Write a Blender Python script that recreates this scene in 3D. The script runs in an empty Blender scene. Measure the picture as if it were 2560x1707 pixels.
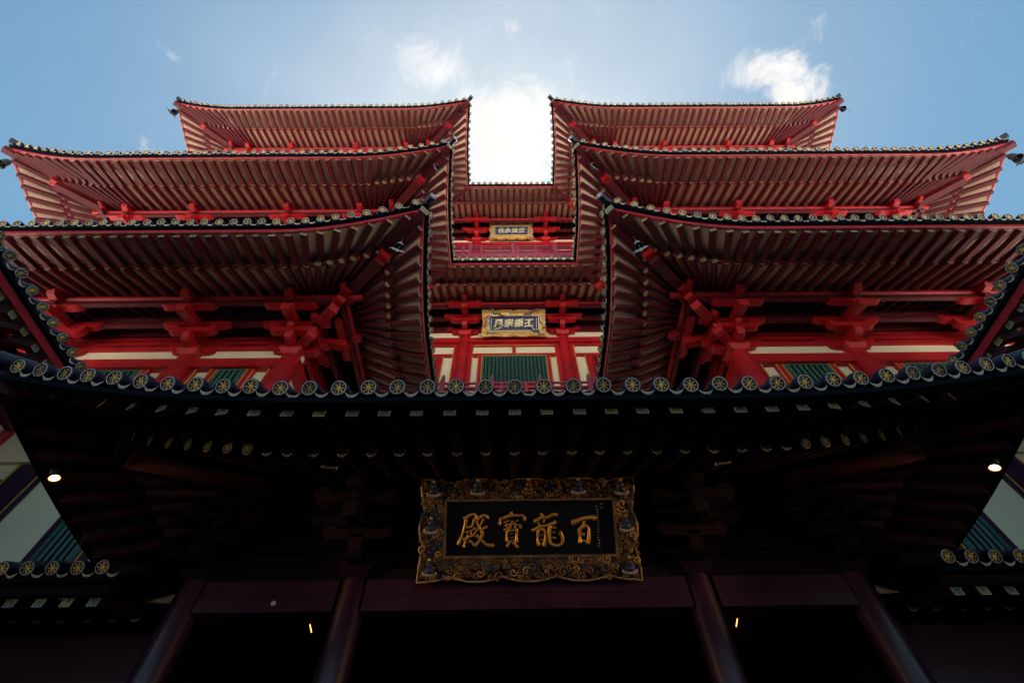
import bpy, math, random
import numpy as np
from mathutils import Matrix, Vector

# ------------------------------------------------------------------ camera, sky, sun, exposure
S = 0.28                 # metres per unit (one unit = the spacing of the eave tiles)
ZC = 1.6 / S             # camera height in units
scene = bpy.context.scene
COL = scene.collection

def W3(x, y, h):
    return Vector((x * S, y * S, (h + ZC) * S))

CX, YAW, PIT, ROLL, FPX = -0.719, math.radians(0.824), math.radians(55.725), math.radians(1.182), 1194.17
def _cam_dir(a, b, w):
    cr, sr = math.cos(ROLL), math.sin(ROLL)
    x, u = a * cr + b * sr, -a * sr + b * cr
    cp, sp = math.cos(PIT), math.sin(PIT)
    y = w * cp - u * sp
    z = w * sp + u * cp
    cy, sy = math.cos(YAW), math.sin(YAW)
    return Vector((x * cy + y * sy, -x * sy + y * cy, z))
cd = bpy.data.cameras.new("camera")
cam = bpy.data.objects.new("camera", cd)
COL.objects.link(cam)
R_, U_, F_ = _cam_dir(1, 0, 0), _cam_dir(0, 1, 0), _cam_dir(0, 0, 1)
mw = Matrix((R_, U_, -F_)).transposed().to_4x4()
mw.translation = W3(CX, 0, 0)
cam.matrix_world = mw
cd.sensor_width = 36
cd.lens = 36 * FPX / 2560
cd.clip_start = 0.05
cd.clip_end = 3000
scene.camera = cam

SUN_EL, SUN_AZ = math.radians(71), math.radians(4)      # azimuth measured from +Y (behind the temple) towards +X
world = bpy.data.worlds.new("World")
scene.world = world
world.use_nodes = True
nt = world.node_tree
nt.nodes.clear()
N, L = nt.nodes.new, nt.links.new
out = N("ShaderNodeOutputWorld")
bg = N("ShaderNodeBackground"); bg.inputs[1].default_value = 0.049
sky = N("ShaderNodeTexSky"); sky.sky_type = 'NISHITA'; sky.sun_disc = False
sky.sun_elevation = SUN_EL; sky.sun_rotation = SUN_AZ
sky.air_density = 1.2; sky.dust_density = 0.35; sky.ozone_density = 0.9; sky.altitude = 20
tint = N("ShaderNodeMix"); tint.data_type = 'RGBA'; tint.blend_type = 'MULTIPLY'; tint.inputs['Factor'].default_value = 1.0
L(sky.outputs[0], tint.inputs[6]); tint.inputs[7].default_value = (0.72, 1.0, 0.93, 1); L(tint.outputs[2], bg.inputs[0])
# a layer of broken cloud: its pattern lives on a flat layer overhead (direction.xy / direction.z)
tc = N("ShaderNodeTexCoord")
sep = N("ShaderNodeSeparateXYZ"); L(tc.outputs['Generated'], sep.inputs[0])
def M(op, a, b=None, c=None, clamp=False):
    n = N("ShaderNodeMath"); n.operation = op; n.use_clamp = clamp
    for i, v in enumerate((a, b, c)):
        if v is None: continue
        if isinstance(v, (int, float)): n.inputs[i].default_value = v
        else: L(v, n.inputs[i])
    return n.outputs[0]
zz = M('MAXIMUM', sep.outputs[2], 0.05)
qx, qy = M('DIVIDE', sep.outputs[0], zz), M('DIVIDE', sep.outputs[1], zz)
cmb = N("ShaderNodeCombineXYZ"); L(qx, cmb.inputs[0]); L(qy, cmb.inputs[1])
def noise(scale, detail, rough, vec, dist=0.0):
    n = N("ShaderNodeTexNoise"); n.inputs['Scale'].default_value = scale
    n.inputs['Detail'].default_value = detail; n.inputs['Roughness'].default_value = rough
    n.inputs['Distortion'].default_value = dist
    L(vec, n.inputs['Vector']); return n.outputs[0]
def blob(cx, cy, rx, ry, amp):
    dx = M('DIVIDE', M('SUBTRACT', qx, cx), rx); dy = M('DIVIDE', M('SUBTRACT', qy, cy), ry)
    d2 = M('ADD', M('MULTIPLY', dx, dx), M('MULTIPLY', dy, dy))
    return M('MULTIPLY', M('EXPONENT', M('MULTIPLY', d2, -1.0)), amp)
cover = None
for b in ((0.01, 0.235, 0.13, 0.12, 1.25), (-0.07, 0.17, 0.08, 0.06, 0.6), (0.11, 0.14, 0.10, 0.06, 0.6),
          (0.475, 0.088, 0.095, 0.05, 0.9), (0.55, 0.135, 0.07, 0.045, 0.75), (0.015, 0.017, 0.045, 0.022, 0.72), (-0.10, 0.08, 0.10, 0.03, 0.42),
          (0.19, 0.06, 0.03, 0.04, 0.45), (-0.15, 0.05, 0.06, 0.03, 0.3),
          (-0.67, 0.235, 0.10, 0.05, 0.55), (0.78, 0.27, 0.14, 0.05, 0.6), (-0.45, 0.1, 0.3, 0.09, 0.12),
          (-1.9, -1.2, 1.0, 0.8, 0.5), (1.6, -1.6, 1.2, 0.7, 0.55), (0.2, -2.6, 1.6, 0.8, 0.5)):
    v = blob(*b)
    cover = v if cover is None else M('ADD', cover, v)
n1 = noise(10.0, 11, 0.66, cmb.outputs[0], 0.6)
n2 = noise(2.2, 3, 0.5, cmb.outputs[0])
dens = M('ADD', cover, M('MULTIPLY', M('SUBTRACT', n1, 0.5), 2.7))
dens = M('ADD', dens, M('MULTIPLY', M('SUBTRACT', n2, 0.5), 0.5))
cl = N("ShaderNodeMapRange"); cl.interpolation_type = 'SMOOTHSTEP'
L(dens, cl.inputs[0]); cl.inputs[1].default_value = 0.38; cl.inputs[2].default_value = 1.15
n3c = noise(5.0, 6, 0.6, cmb.outputs[0])
veil = M('ADD', blob(0.01, 0.16, 0.42, 0.26, 0.40), blob(0.0, 0.2, 0.8, 0.42, 0.15))
veil = M('MULTIPLY', veil, M('ADD', 0.55, M('MULTIPLY', n2, 0.9)))
core = M('MULTIPLY', cl.outputs[0], 0.97)
fac = M('ADD', core, M('MULTIPLY', veil, M('SUBTRACT', 1.0, core)))
bgc = N("ShaderNodeBackground"); bgc.inputs[0].default_value = (1.0, 0.98, 0.955, 1)
bgc.inputs[1].default_value = 0.31
L(M('ADD', 0.255, M('MULTIPLY', n3c, 0.13)), bgc.inputs[1])
mixs = N("ShaderNodeMixShader"); L(fac, mixs.inputs[0]); L(bg.outputs[0], mixs.inputs[1]); L(bgc.outputs[0], mixs.inputs[2])
L(mixs.outputs[0], out.inputs[0])

sun_l = bpy.data.lights.new("sun", 'SUN'); sun_l.energy = 5.0; sun_l.angle = math.radians(0.53); sun_l.color = (1, 0.95, 0.87)
sun = bpy.data.objects.new("sun", sun_l); COL.objects.link(sun)
sd = Vector((math.sin(SUN_AZ) * math.cos(SUN_EL), math.cos(SUN_AZ) * math.cos(SUN_EL), math.sin(SUN_EL)))
sun.rotation_euler = (-sd).to_track_quat('-Z', 'Y').to_euler()
sun.location = (0, 30, 60)
scene.view_settings.view_transform = 'Standard'
scene.view_settings.look = 'None'
scene.view_settings.exposure = 1.7
scene.view_settings.gamma = 1.0
scene.view_settings.use_curve_mapping = False

# ------------------------------------------------------------------ materials
def mat(name, col, rough=0.5, metal=0.0, var=0.0, scale=3.0, bump=0.0, coat=0.0, emit=None, estr=0.0, spec=0.5):
    m = bpy.data.materials.new(name); m.use_nodes = True
    t = m.node_tree; p = t.nodes["Principled BSDF"]
    p.inputs['Base Color'].default_value = (*col, 1); p.inputs['Roughness'].default_value = rough
    p.inputs['Metallic'].default_value = metal; p.inputs['Specular IOR Level'].default_value = spec
    if coat: p.inputs['Coat Weight'].default_value = coat; p.inputs['Coat Roughness'].default_value = 0.2
    if emit: p.inputs['Emission Color'].default_value = (*emit, 1); p.inputs['Emission Strength'].default_value = estr
    if var or bump:
        tcn = t.nodes.new("ShaderNodeTexCoord")
        nz = t.nodes.new("ShaderNodeTexNoise"); nz.inputs['Scale'].default_value = scale; nz.inputs['Detail'].default_value = 6
        nz.inputs['Roughness'].default_value = 0.65
        t.links.new(tcn.outputs['Object'], nz.inputs['Vector'])
        if var:
            mx = t.nodes.new("ShaderNodeMix"); mx.data_type = 'RGBA'; mx.blend_type = 'MIX'
            mr = t.nodes.new("ShaderNodeMapRange"); mr.inputs[1].default_value = 0.3; mr.inputs[2].default_value = 0.7
            t.links.new(nz.outputs[0], mr.inputs[0])
            t.links.new(mr.outputs[0], mx.inputs['Factor'])
            mx.inputs[6].default_value = (*[c * (1 - var) for c in col], 1)
            mx.inputs[7].default_value = (*[min(1, c * (1 + var * 0.6)) for c in col], 1)
            t.links.new(mx.outputs[2], p.inputs['Base Color'])
            rr = t.nodes.new("ShaderNodeMapRange"); rr.inputs[3].default_value = max(0, rough - 0.08); rr.inputs[4].default_value = min(1, rough + 0.12)
            t.links.new(nz.outputs[0], rr.inputs[0]); t.links.new(rr.outputs[0], p.inputs['Roughness'])
            n4 = t.nodes.new("ShaderNodeTexNoise"); n4.inputs['Scale'].default_value = scale * 3.1; n4.inputs['Detail'].default_value = 8; n4.inputs['Roughness'].default_value = 0.75
            mp = t.nodes.new("ShaderNodeMapping"); mp.inputs['Scale'].default_value = (1.6, 1.6, 0.25); t.links.new(tcn.outputs['Object'], mp.inputs[0]); t.links.new(mp.outputs[0], n4.inputs['Vector'])
            m4 = t.nodes.new("ShaderNodeMapRange"); m4.inputs[1].default_value = 0.52; m4.inputs[2].default_value = 0.75; m4.inputs[3].default_value = 1.0; m4.inputs[4].default_value = 1 - var * 1.5
            t.links.new(n4.outputs[0], m4.inputs[0])
            mm = t.nodes.new("ShaderNodeMix"); mm.data_type = 'RGBA'; mm.blend_type = 'MULTIPLY'; mm.inputs['Factor'].default_value = 1.0
            t.links.new(mx.outputs[2], mm.inputs[6]); t.links.new(m4.outputs[0], mm.inputs[7]); t.links.new(mm.outputs[2], p.inputs['Base Color'])
        if bump:
            bn = t.nodes.new("ShaderNodeBump"); bn.inputs['Strength'].default_value = bump; bn.inputs['Distance'].default_value = 0.01
            n3 = t.nodes.new("ShaderNodeTexNoise"); n3.inputs['Scale'].default_value = scale * 9; n3.inputs['Detail'].default_value = 4
            t.links.new(tcn.outputs['Object'], n3.inputs['Vector'])
            t.links.new(n3.outputs[0], bn.inputs['Height']); t.links.new(bn.outputs[0], p.inputs['Normal'])
    return m

M_RED = mat("red_paint", (0.50, 0.009, 0.016), 0.46, var=0.3, scale=1.5, bump=0.15)
M_MAROON = mat("dark_red_paint", (0.125, 0.004, 0.012), 0.58, var=0.35, scale=1.5, bump=0.15)
M_FASCIA = mat("fascia_red_paint", (0.40, 0.014, 0.030), 0.45, var=0.2, scale=1.0, bump=0.1)
M_BOARD = mat("cream_soffit_board", (0.70, 0.50, 0.37), 0.7, var=0.14, scale=0.9)
M_PLASTER = mat("cream_plaster", (0.86, 0.75, 0.55), 0.8, var=0.08, scale=0.7)
M_TILE = mat("dark_blue_glazed_tile", (0.008, 0.013, 0.032), 0.4, var=0.35, scale=2.0, bump=0.2)
M_RIM = mat("blue_glazed_rim", (0.011, 0.017, 0.042), 0.5, var=0.3, scale=4.0)
M_RING = mat("pale_ring", (0.72, 0.74, 0.76), 0.5)
M_DISC = mat("dark_bronze_ground", (0.022, 0.013, 0.008), 0.5)
M_GOLD = mat("gilding", (1.0, 0.64, 0.20), 0.4, metal=0.12, var=0.15, scale=6)
M_GOLD2 = mat('worn_gilding', (0.66, 0.46, 0.18), 0.5, metal=0.1, var=0.4, scale=9)
M_GOLD3 = mat('grimy_gilding', (0.50, 0.36, 0.17), 0.55, metal=0.1, var=0.5, scale=9)
M_CREAMLINE = mat("cream_gold_line", (0.80, 0.72, 0.50), 0.5)
M_GREEN = mat("green_lattice_paint", (0.045, 0.13, 0.10), 0.5, var=0.15, scale=2)
M_DKGREEN = mat("dark_green_backing", (0.008, 0.024, 0.024), 0.6)
M_GOLDLINE = mat("gold_edge_line", (0.75, 0.36, 0.06), 0.45)
M_VERD = mat("verdigris_end_plate", (0.48, 0.52, 0.40), 0.45, metal=0.2, var=0.3, scale=5)
M_PLATES = [M_VERD, mat("old_gold_end_plate", (0.80, 0.66, 0.32), 0.4, metal=0.4, var=0.25, scale=5),
            mat("grey_end_plate", (0.42, 0.44, 0.42), 0.45, metal=0.2, var=0.3, scale=5)]
M_PLATEBACK = [mat("plate_ground_teal", (0.012, 0.05, 0.055), 0.5), mat("plate_ground_dark", (0.02, 0.022, 0.03), 0.5),
               mat("plate_ground_red", (0.12, 0.01, 0.02), 0.5)]
M_HALL = mat("deep_maroon_lacquer", (0.046, 0.011, 0.042), 0.40, var=0.4, scale=2.5, bump=0.25, coat=0.5)
M_HALLR = mat("shade_toned_porch_timber", (0.045, 0.008, 0.020), 0.6, var=0.4, scale=2.5, spec=0.2)  # red timber darkened: porch shade is put into the colour
M_DARK = mat("shade_tone_timber", (0.014, 0.006, 0.012), 0.8, var=0.3, scale=2, spec=0.08)  # near-black tone that paints shade onto timbers and soffits
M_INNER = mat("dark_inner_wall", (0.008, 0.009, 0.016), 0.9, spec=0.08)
M_NAVY = mat("navy_board", (0.004, 0.007, 0.017), 0.6, spec=0.15)  # plaque board; on porch and lean-to soffits it is painted shade
M_BLUE = mat("blue_board", (0.008, 0.025, 0.11), 0.45, var=0.3, scale=8)
M_GILT = mat("carved_gilt", (0.80, 0.50, 0.17), 0.4, metal=0.5, var=0.3, scale=7, bump=0.3)
M_GILTD = mat("aged_carved_gilt", (0.34, 0.20, 0.10), 0.42, metal=0.45, var=0.5, scale=8, bump=0.4)
M_CARVB = mat("carved_blue_paint", (0.03, 0.06, 0.16), 0.5)
M_CARVT = mat("carved_teal_paint", (0.04, 0.20, 0.20), 0.5)
M_CARVR = mat("carved_coral_paint", (0.55, 0.12, 0.06), 0.5)
M_CARVW = mat("carved_pale_paint", (0.55, 0.45, 0.42), 0.5)
M_IVORY = mat("ivory_gold_lettering", (0.85, 0.74, 0.48), 0.45, metal=0.2)
M_BRONZE = mat("bell_bronze", (0.10, 0.10, 0.11), 0.5, metal=0.5, var=0.3, scale=8)
M_BELLIN = mat("bell_inside", (0.008, 0.012, 0.02), 0.7)
M_BELLPALE = mat("weathered_bell_zinc", (0.34, 0.35, 0.37), 0.55, metal=0.3, var=0.3, scale=8)
M_RAIL = mat("railing_dusty_red", (0.50, 0.05, 0.085), 0.5, var=0.2, scale=2)
M_STONE = mat("granite_paving", (0.55, 0.50, 0.44), 0.75, var=0.2, scale=0.6, bump=0.3)
M_COURT = mat('bounce_dimming_paving', (0.035, 0.036, 0.04), 0.6, var=0.3, scale=1.2, bump=0.3)  # kept dark so the unseen court returns little light
M_EAVE = mat("black_eave_board", (0.005, 0.008, 0.015), 0.9, spec=0.05)
M_WHITE = mat("white_plastic", (0.8, 0.8, 0.8), 0.4)
M_BLACKP = mat("black_plastic", (0.02, 0.02, 0.022), 0.35)
M_LAMP = mat("lamp_glow", (1, 0.8, 0.5), 0.5, emit=(1.0, 0.72, 0.40), estr=5.0)
M_GLOW = mat("lamp_halo_ring", (.5, .25, .08), 0.4, emit=(1.0, 0.36, 0.06), estr=0.7)  # glowing ring that stands in for the orange halo round the lens
M_CHAR = mat("raised_gold_lettering", (0.85, 0.45, 0.10), 0.33, metal=0.6)
M_TUBE = mat("tube_glow", (1, 0.6, 0.3), 0.5, emit=(1.0, 0.36, 0.06), estr=1.3)

# ------------------------------------------------------------------ mesh helpers (units -> metres)
class MB:
    def __init__(s): s.v = []; s.f = []; s.m = []; s.mats = []; s.sm = []
    def mi(s, m):
        if m not in s.mats: s.mats.append(m)
        return s.mats.index(m)
    def add(s, vs, fs, m, smooth=False):
        b = len(s.v); k = s.mi(m); s.v.extend([tuple(p) for p in vs])
        for f in fs: s.f.append(tuple(i + b for i in f)); s.m.append(k); s.sm.append(smooth)
    def quad(s, a, b, c, d, m): s.add([a, b, c, d], [(0, 1, 2, 3)], m)
    def hexa(s, p, m):      # 8 points, bottom ring 0-3, top ring 4-7
        s.add(p, [(3, 2, 1, 0), (4, 5, 6, 7), (0, 1, 5, 4), (1, 2, 6, 5), (2, 3, 7, 6), (3, 0, 4, 7)], m)
    def box(s, x0, x1, y0, y1, z0, z1, m):
        s.hexa([(x0, y0, z0), (x1, y0, z0), (x1, y1, z0), (x0, y1, z0), (x0, y0, z1), (x1, y0, z1), (x1, y1, z1), (x0, y1, z1)], m)
    def beam(s, p0, p1, w, h, m, up=(0, 0, 1), endmat=None):   # p0,p1 = centre of the section
        a, b = Vector(p0), Vector(p1); d = (b - a).normalized(); u = Vector(up)
        sx = d.cross(u).normalized(); uz = sx.cross(d).normalized()
        P = []
        for c in (a, b):
            P += [c - sx * w / 2 - uz * h / 2, c + sx * w / 2 - uz * h / 2, c + sx * w / 2 + uz * h / 2, c - sx * w / 2 + uz * h / 2]
        s.add(P, [(0, 1, 2, 3), (7, 6, 5, 4), (0, 4, 5, 1), (1, 5, 6, 2), (2, 6, 7, 3), (3, 7, 4, 0)], m)
    def cyl(s, p0, p1, r, m, seg=12, r2=None, caps=True, smooth=True):
        a, b = Vector(p0), Vector(p1); d = (b - a).normalized()
        sx = d.orthogonal().normalized(); sy = d.cross(sx); r2 = r if r2 is None else r2
        P = []
        for c, rr in ((a, r), (b, r2)):
            for i in range(seg):
                t = 2 * math.pi * i / seg; P.append(c + (sx * math.cos(t) + sy * math.sin(t)) * rr)
        s.add(P, [(i, (i + 1) % seg, seg + (i + 1) % seg, seg + i) for i in range(seg)], m, smooth)
        if caps:
            s.add(P[:seg], [tuple(range(seg))[::-1]], m); s.add(P[seg:], [tuple(range(seg))], m)
    def tube(s, pts, r, m, seg=8, smooth=True, caps=True):
        pts = [Vector(p) for p in pts]; P = []; n = len(pts)
        for i, c in enumerate(pts):
            d = (pts[min(i + 1, n - 1)] - pts[max(i - 1, 0)]).normalized()
            up = Vector((0, 0, 1)) if abs(d.z) < 0.95 else Vector((0, 1, 0))
            sx = d.cross(up).normalized(); sy = sx.cross(d)
            rr = r[i] if isinstance(r, (list, tuple)) else r
            for k in range(seg):
                t = 2 * math.pi * k / seg; P.append(c + (sx * math.cos(t) + sy * math.sin(t)) * rr)
        F = [(i * seg + k, i * seg + (k + 1) % seg, (i + 1) * seg + (k + 1) % seg, (i + 1) * seg + k) for i in range(n - 1) for k in range(seg)]
        s.add(P, F, m, smooth)
        if caps: s.add(P[:seg], [tuple(range(seg))[::-1]], m); s.add(P[-seg:], [tuple(range(seg))], m)
    def prism(s, prof, o, au, av, aw, th, m):   # 2d profile extruded th along aw, centred
        o, au, av, aw = map(Vector, (o, au, av, aw)); n = len(prof)
        A = [o + au * p + av * q - aw * th / 2 for p, q in prof]; B = [p + aw * th for p in A]
        s.add(A + B, [tuple(range(n))[::-1], tuple(range(n, 2 * n))] + [(i, (i + 1) % n, n + (i + 1) % n, n + i) for i in range(n)], m)
    def sphere(s, c, r, m, seg=8, rings=5, sc=(1, 1, 1)):
        P = []; c = Vector(c)
        for j in range(rings + 1):
            ph = math.pi * j / rings
            for i in range(seg):
                t = 2 * math.pi * i / seg
                P.append(c + Vector((math.sin(ph) * math.cos(t) * r * sc[0], math.sin(ph) * math.sin(t) * r * sc[1], math.cos(ph) * r * sc[2])))
        s.add(P, [(j * seg + i, j * seg + (i + 1) % seg, (j + 1) * seg + (i + 1) % seg, (j + 1) * seg + i) for j in range(rings) for i in range(seg)], m, True)
    def lathe(s, prof, m, seg=16, o=(0, 0, 0)):
        P = []
        for r, z in prof:
            for i in range(seg):
                t = 2 * math.pi * i / seg; P.append((o[0] + r * math.cos(t), o[1] + r * math.sin(t), o[2] + z))
        s.add(P, [(j * seg + i, j * seg + (i + 1) % seg, (j + 1) * seg + (i + 1) % seg, (j + 1) * seg + i) for j in range(len(prof) - 1) for i in range(seg)], m, True)
    def mesh(s, name, scale=S, off=(0, 0, 0)):
        me = bpy.data.meshes.new(name)
        arr = (np.array(s.v, dtype=float) - np.array(off)) * scale
        me.from_pydata(arr.tolist(), [], s.f)
        for m in s.mats: me.materials.append(m)
        me.polygons.foreach_set("material_index", s.m)
        me.polygons.foreach_set("use_smooth", s.sm)
        me.update()
        return me
    def build(s, name, parent=None, off=(0, 0, 0)):
        """vertices are in scene units; off = origin of the top-level thing in units"""
        if not s.v: return None
        o = bpy.data.objects.new(name, s.mesh(name, off=off)); COL.objects.link(o)
        if parent is not None: o.parent = parent
        return o

def zz_(p): return (p[0], p[1], p[2])
def thing(name, label, cat, org, group=None):
    o = bpy.data.objects.new(name, None); COL.objects.link(o); o.empty_display_size = 0.2
    o.location = (org[0] * S, org[1] * S, (org[2] + ZC) * S)
    o['label'] = label; o['category'] = cat
    if group: o['group'] = group
    return o
def tagm(o, label, cat, org, group=None):
    o.location = (org[0] * S, org[1] * S, (org[2] + ZC) * S)
    o['label'] = label; o['category'] = cat
    if group: o['group'] = group
def inst(name, me, parent, mtx_units):
    """copy of a shared mesh; mtx_units is a 4x4 in units relative to the thing's origin"""
    o = bpy.data.objects.new(name, me); COL.objects.link(o); o.parent = parent
    m = mtx_units.copy(); m.translation = m.translation * S
    o.matrix_local = m
    return o
def proj(x, y, h):
    d = Vector((x - CX, y, h)); w = d.dot(F_)
    if w <= 0.1: return None
    return (1280 + FPX * d.dot(R_) / w, 853.5 - FPX * d.dot(U_) / w, w)

# ground
def gate_blocker():  # unseen mass added behind the camera to block light from porch and lower tiers
    O = (0, -20, -ZC)
    r = thing("gate_blocker", "unseen gate block behind the viewer, added to keep light off the porch", "gate_blocker", O)
    b = MB(); b.box(-36, -8, -26, -14, -ZC + .02, 15, M_HALL); b.box(8, 36, -26, -14, -ZC + .02, 15, M_HALL); b.box(-8, 8, -26, -14, 7, 15, M_HALL); b.build("wall", r, off=O)
    b = MB(); b.prism([(-30, 14), (-10, 14), (-10, 14.6), (-20, 19), (-30, 14.6)], (0, 0, 0), (0, 1, 0), (0, 0, 1), (1, 0, 0), 84, M_TILE); b.build("roof", r, off=O)
g = MB(); g.quad((-2500, -2500, -ZC), (2500, -2500, -ZC), (2500, 2500, -ZC), (-2500, 2500, -ZC), M_STONE)
o = g.build("ground"); o.location.z = ZC * S; o['kind'] = 'structure'
gate_blocker()
g = MB(); g.box(-36, 36, -26, 40, -ZC, -ZC + .015, M_COURT); o = g.build("unseen_court_paving"); o.location.z = ZC * S; o['kind'] = 'structure'  # unseen dark floor, added to cut light bounced up under the porch

# ------------------------------------------------------------------ shared ornament meshes (local: face looks to -Y)
def tile_end_mesh(GOLD):
    b = MB(); seg = 20; r = 0.305
    def ring(r0, y0, r1, y1, m, sm=False):
        P = []
        for rr, yy in ((r0, y0), (r1, y1)):
            for i in range(seg):
                t = 2 * math.pi * i / seg; P.append((rr * math.cos(t), yy, rr * math.sin(t)))
        b.add(P, [(i, seg + i, seg + (i + 1) % seg, (i + 1) % seg) for i in range(seg)], m, sm)
    ring(r, 0.32, r, 0.03, M_RIM, True); ring(r, 0.03, r - 0.03, 0, M_RIM, True); ring(r - 0.03, 0, 0.268, 0, M_RIM)
    ring(0.268, 0, 0.265, -0.008, M_RING); ring(0.265, -0.008, 0.243, -0.008, M_RING); ring(0.243, -0.008, 0.228, 0.04, M_TILE)
    P = [(0.228 * math.cos(2 * math.pi * i / seg), 0.04, 0.228 * math.sin(2 * math.pi * i / seg)) for i in range(seg)]
    b.add(P, [tuple(range(seg))], M_DISC)
    for k in range(8):                                    # flared spokes
        t = 2 * math.pi * k / 8 + math.pi / 8 * 0
        c, s_ = math.cos(t), math.sin(t)
        def q(rad, lat, y): return (c * rad - s_ * lat, y, s_ * rad + c * lat)
        P = [q(0.05, -0.02, 0.035), q(0.05, 0.02, 0.035), q(0.14, 0.022, 0.035), q(0.20, 0.042, 0.035), q(0.20, -0.042, 0.035), q(0.14, -0.022, 0.035),
             q(0.06, 0, 0.01), q(0.15, 0, 0.0), q(0.195, 0.0, 0.012)]
        b.add(P, [(0, 5, 7, 6), (1, 6, 7, 2), (5, 4, 8, 7), (2, 7, 8, 3), (4, 3, 8), (0, 6, 1)], GOLD)
    P = [(0.072 * math.cos(2 * math.pi * i / 8), 0.02, 0.072 * math.sin(2 * math.pi * i / 8)) for i in range(8)] + [(0, -0.03, 0)]
    b.add(P, [(i, 8, (i + 1) % 8) for i in range(8)], GOLD, True)
    # drip tile to the +x side: a crescent lip between two round ends
    n = 8; A = []; prof = []
    for i in range(n + 1):
        f = i / n; x = 0.23 + 0.54 * f; sag = 0.12 * (1 - (2 * f - 1) ** 2); th = 0.125 * (1 - (2 * f - 1) ** 2) ** 0.6 + 0.012
        prof.append((x, -0.15 - sag, th))
    def strip(o0, o1, y, m):
        P = []
        for x, z, th in prof: P.append((x, y, z - th * o0)); 
        for x, z, th in prof: P.append((x, y, z - th * o1))
        b.add(P, [(i, n + 1 + i, n + 2 + i, i + 1) for i in range(n)], m)
    strip(0, 1, 0.0, M_TILE); strip(0.10, 0.34, -0.006, M_CREAMLINE); strip(0.50, 0.74, -0.006, M_CREAMLINE)
    P = []
    for x, z, th in prof: P.append((x, 0.0, z - th))
    for x, z, th in prof: P.append((x, 0.5, z - th + 0.02))
    b.add(P, [(i, n + 1 + i, n + 2 + i, i + 1) for i in range(n)], M_TILE)
    return b
def plate_mesh(mi, w=0.40):
    """square gilt fretwork on a rafter end, facing -Y"""
    b = MB(); h = w / 2; m = M_PLATES[mi]
    b.quad((-h, -0.004, -h), (h, -0.004, -h), (h, -0.004, h), (-h, -0.004, h), M_PLATEBACK[mi])
    def bar(x0, z0, x1, z1, t):
        d = Vector((x1 - x0, 0, z1 - z0)).normalized(); nn = Vector((-d.z, 0, d.x)) * t / 2
        P = [Vector((x0, -0.012, z0)) - nn, Vector((x1, -0.012, z1)) - nn, Vector((x1, -0.012, z1)) + nn, Vector((x0, -0.012, z0)) + nn]
        b.add(P, [(0, 1, 2, 3)], m)
    e = h - 0.012
    for a in ((-e, -e, e, -e), (e, -e, e, e), (e, e, -e, e), (-e, e, -e, -e)): bar(*a, 0.035)
    for a in ((-e, 0, 0, e), (0, e, e, 0), (e, 0, 0, -e), (0, -e, -e, 0)): bar(*a, 0.022)
    q = e * 0.42
    for k in range(8):
        t = k * math.pi / 4; c, s_ = math.cos(t), math.sin(t); R = e * (1 if k % 2 == 0 else 1.41)
        bar(c * 0.05, s_ * 0.05, c * R, s_ * R, 0.024)
    for a in ((-q, 0, 0, q), (0, q, q, 0), (q, 0, 0, -q), (0, -q, -q, 0)): bar(*a, 0.020)
    return b
def round_plate_mesh(r=0.23):
    b = MB(); seg = 16
    P = [(r * math.cos(2 * math.pi * i / seg), -0.004, r * math.sin(2 * math.pi * i / seg)) for i in range(seg)]
    b.add(P, [tuple(range(seg))], M_GOLD3)
    for k in range(8):
        t = 2 * math.pi * (k + .5) / 8
        c, s_ = math.cos(t) * r * 0.62, math.sin(t) * r * 0.62
        P = [(c + 0.05 * math.cos(2 * math.pi * i / 5), -0.012, s_ + 0.05 * math.sin(2 * math.pi * i / 5)) for i in range(5)]
        b.add(P, [tuple(range(5))], M_DISC)
    return b
TILES = [tile_end_mesh(g_) for g_ in (M_GOLD, M_GOLD, M_GOLD2, M_GOLD, M_GOLD3)]; TILE = TILES[0]; PLATE = [plate_mesh(i) for i in range(3)]; RPLATE = round_plate_mesh()
TILE_MES = [t_.mesh("end_tile") for t_ in TILES]
RT = random.Random(8)
def merge_into(b, src, mtx):
    A = np.array(src.v) @ np.array(mtx.to_3x3()).T + np.array(mtx.translation)
    base = len(b.v); b.v.extend(map(tuple, A.tolist()))
    ids = [b.mi(m) for m in src.mats]
    for f, k, sm in zip(src.f, src.m, src.sm):
        b.f.append(tuple(i + base for i in f)); b.m.append(ids[k]); b.sm.append(sm)
def frame(o, xdir, ydir, zdir):
    m = Matrix((Vector(xdir), Vector(ydir), Vector(zdir))).transposed().to_4x4(); m.translation = Vector(o); return m

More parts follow.
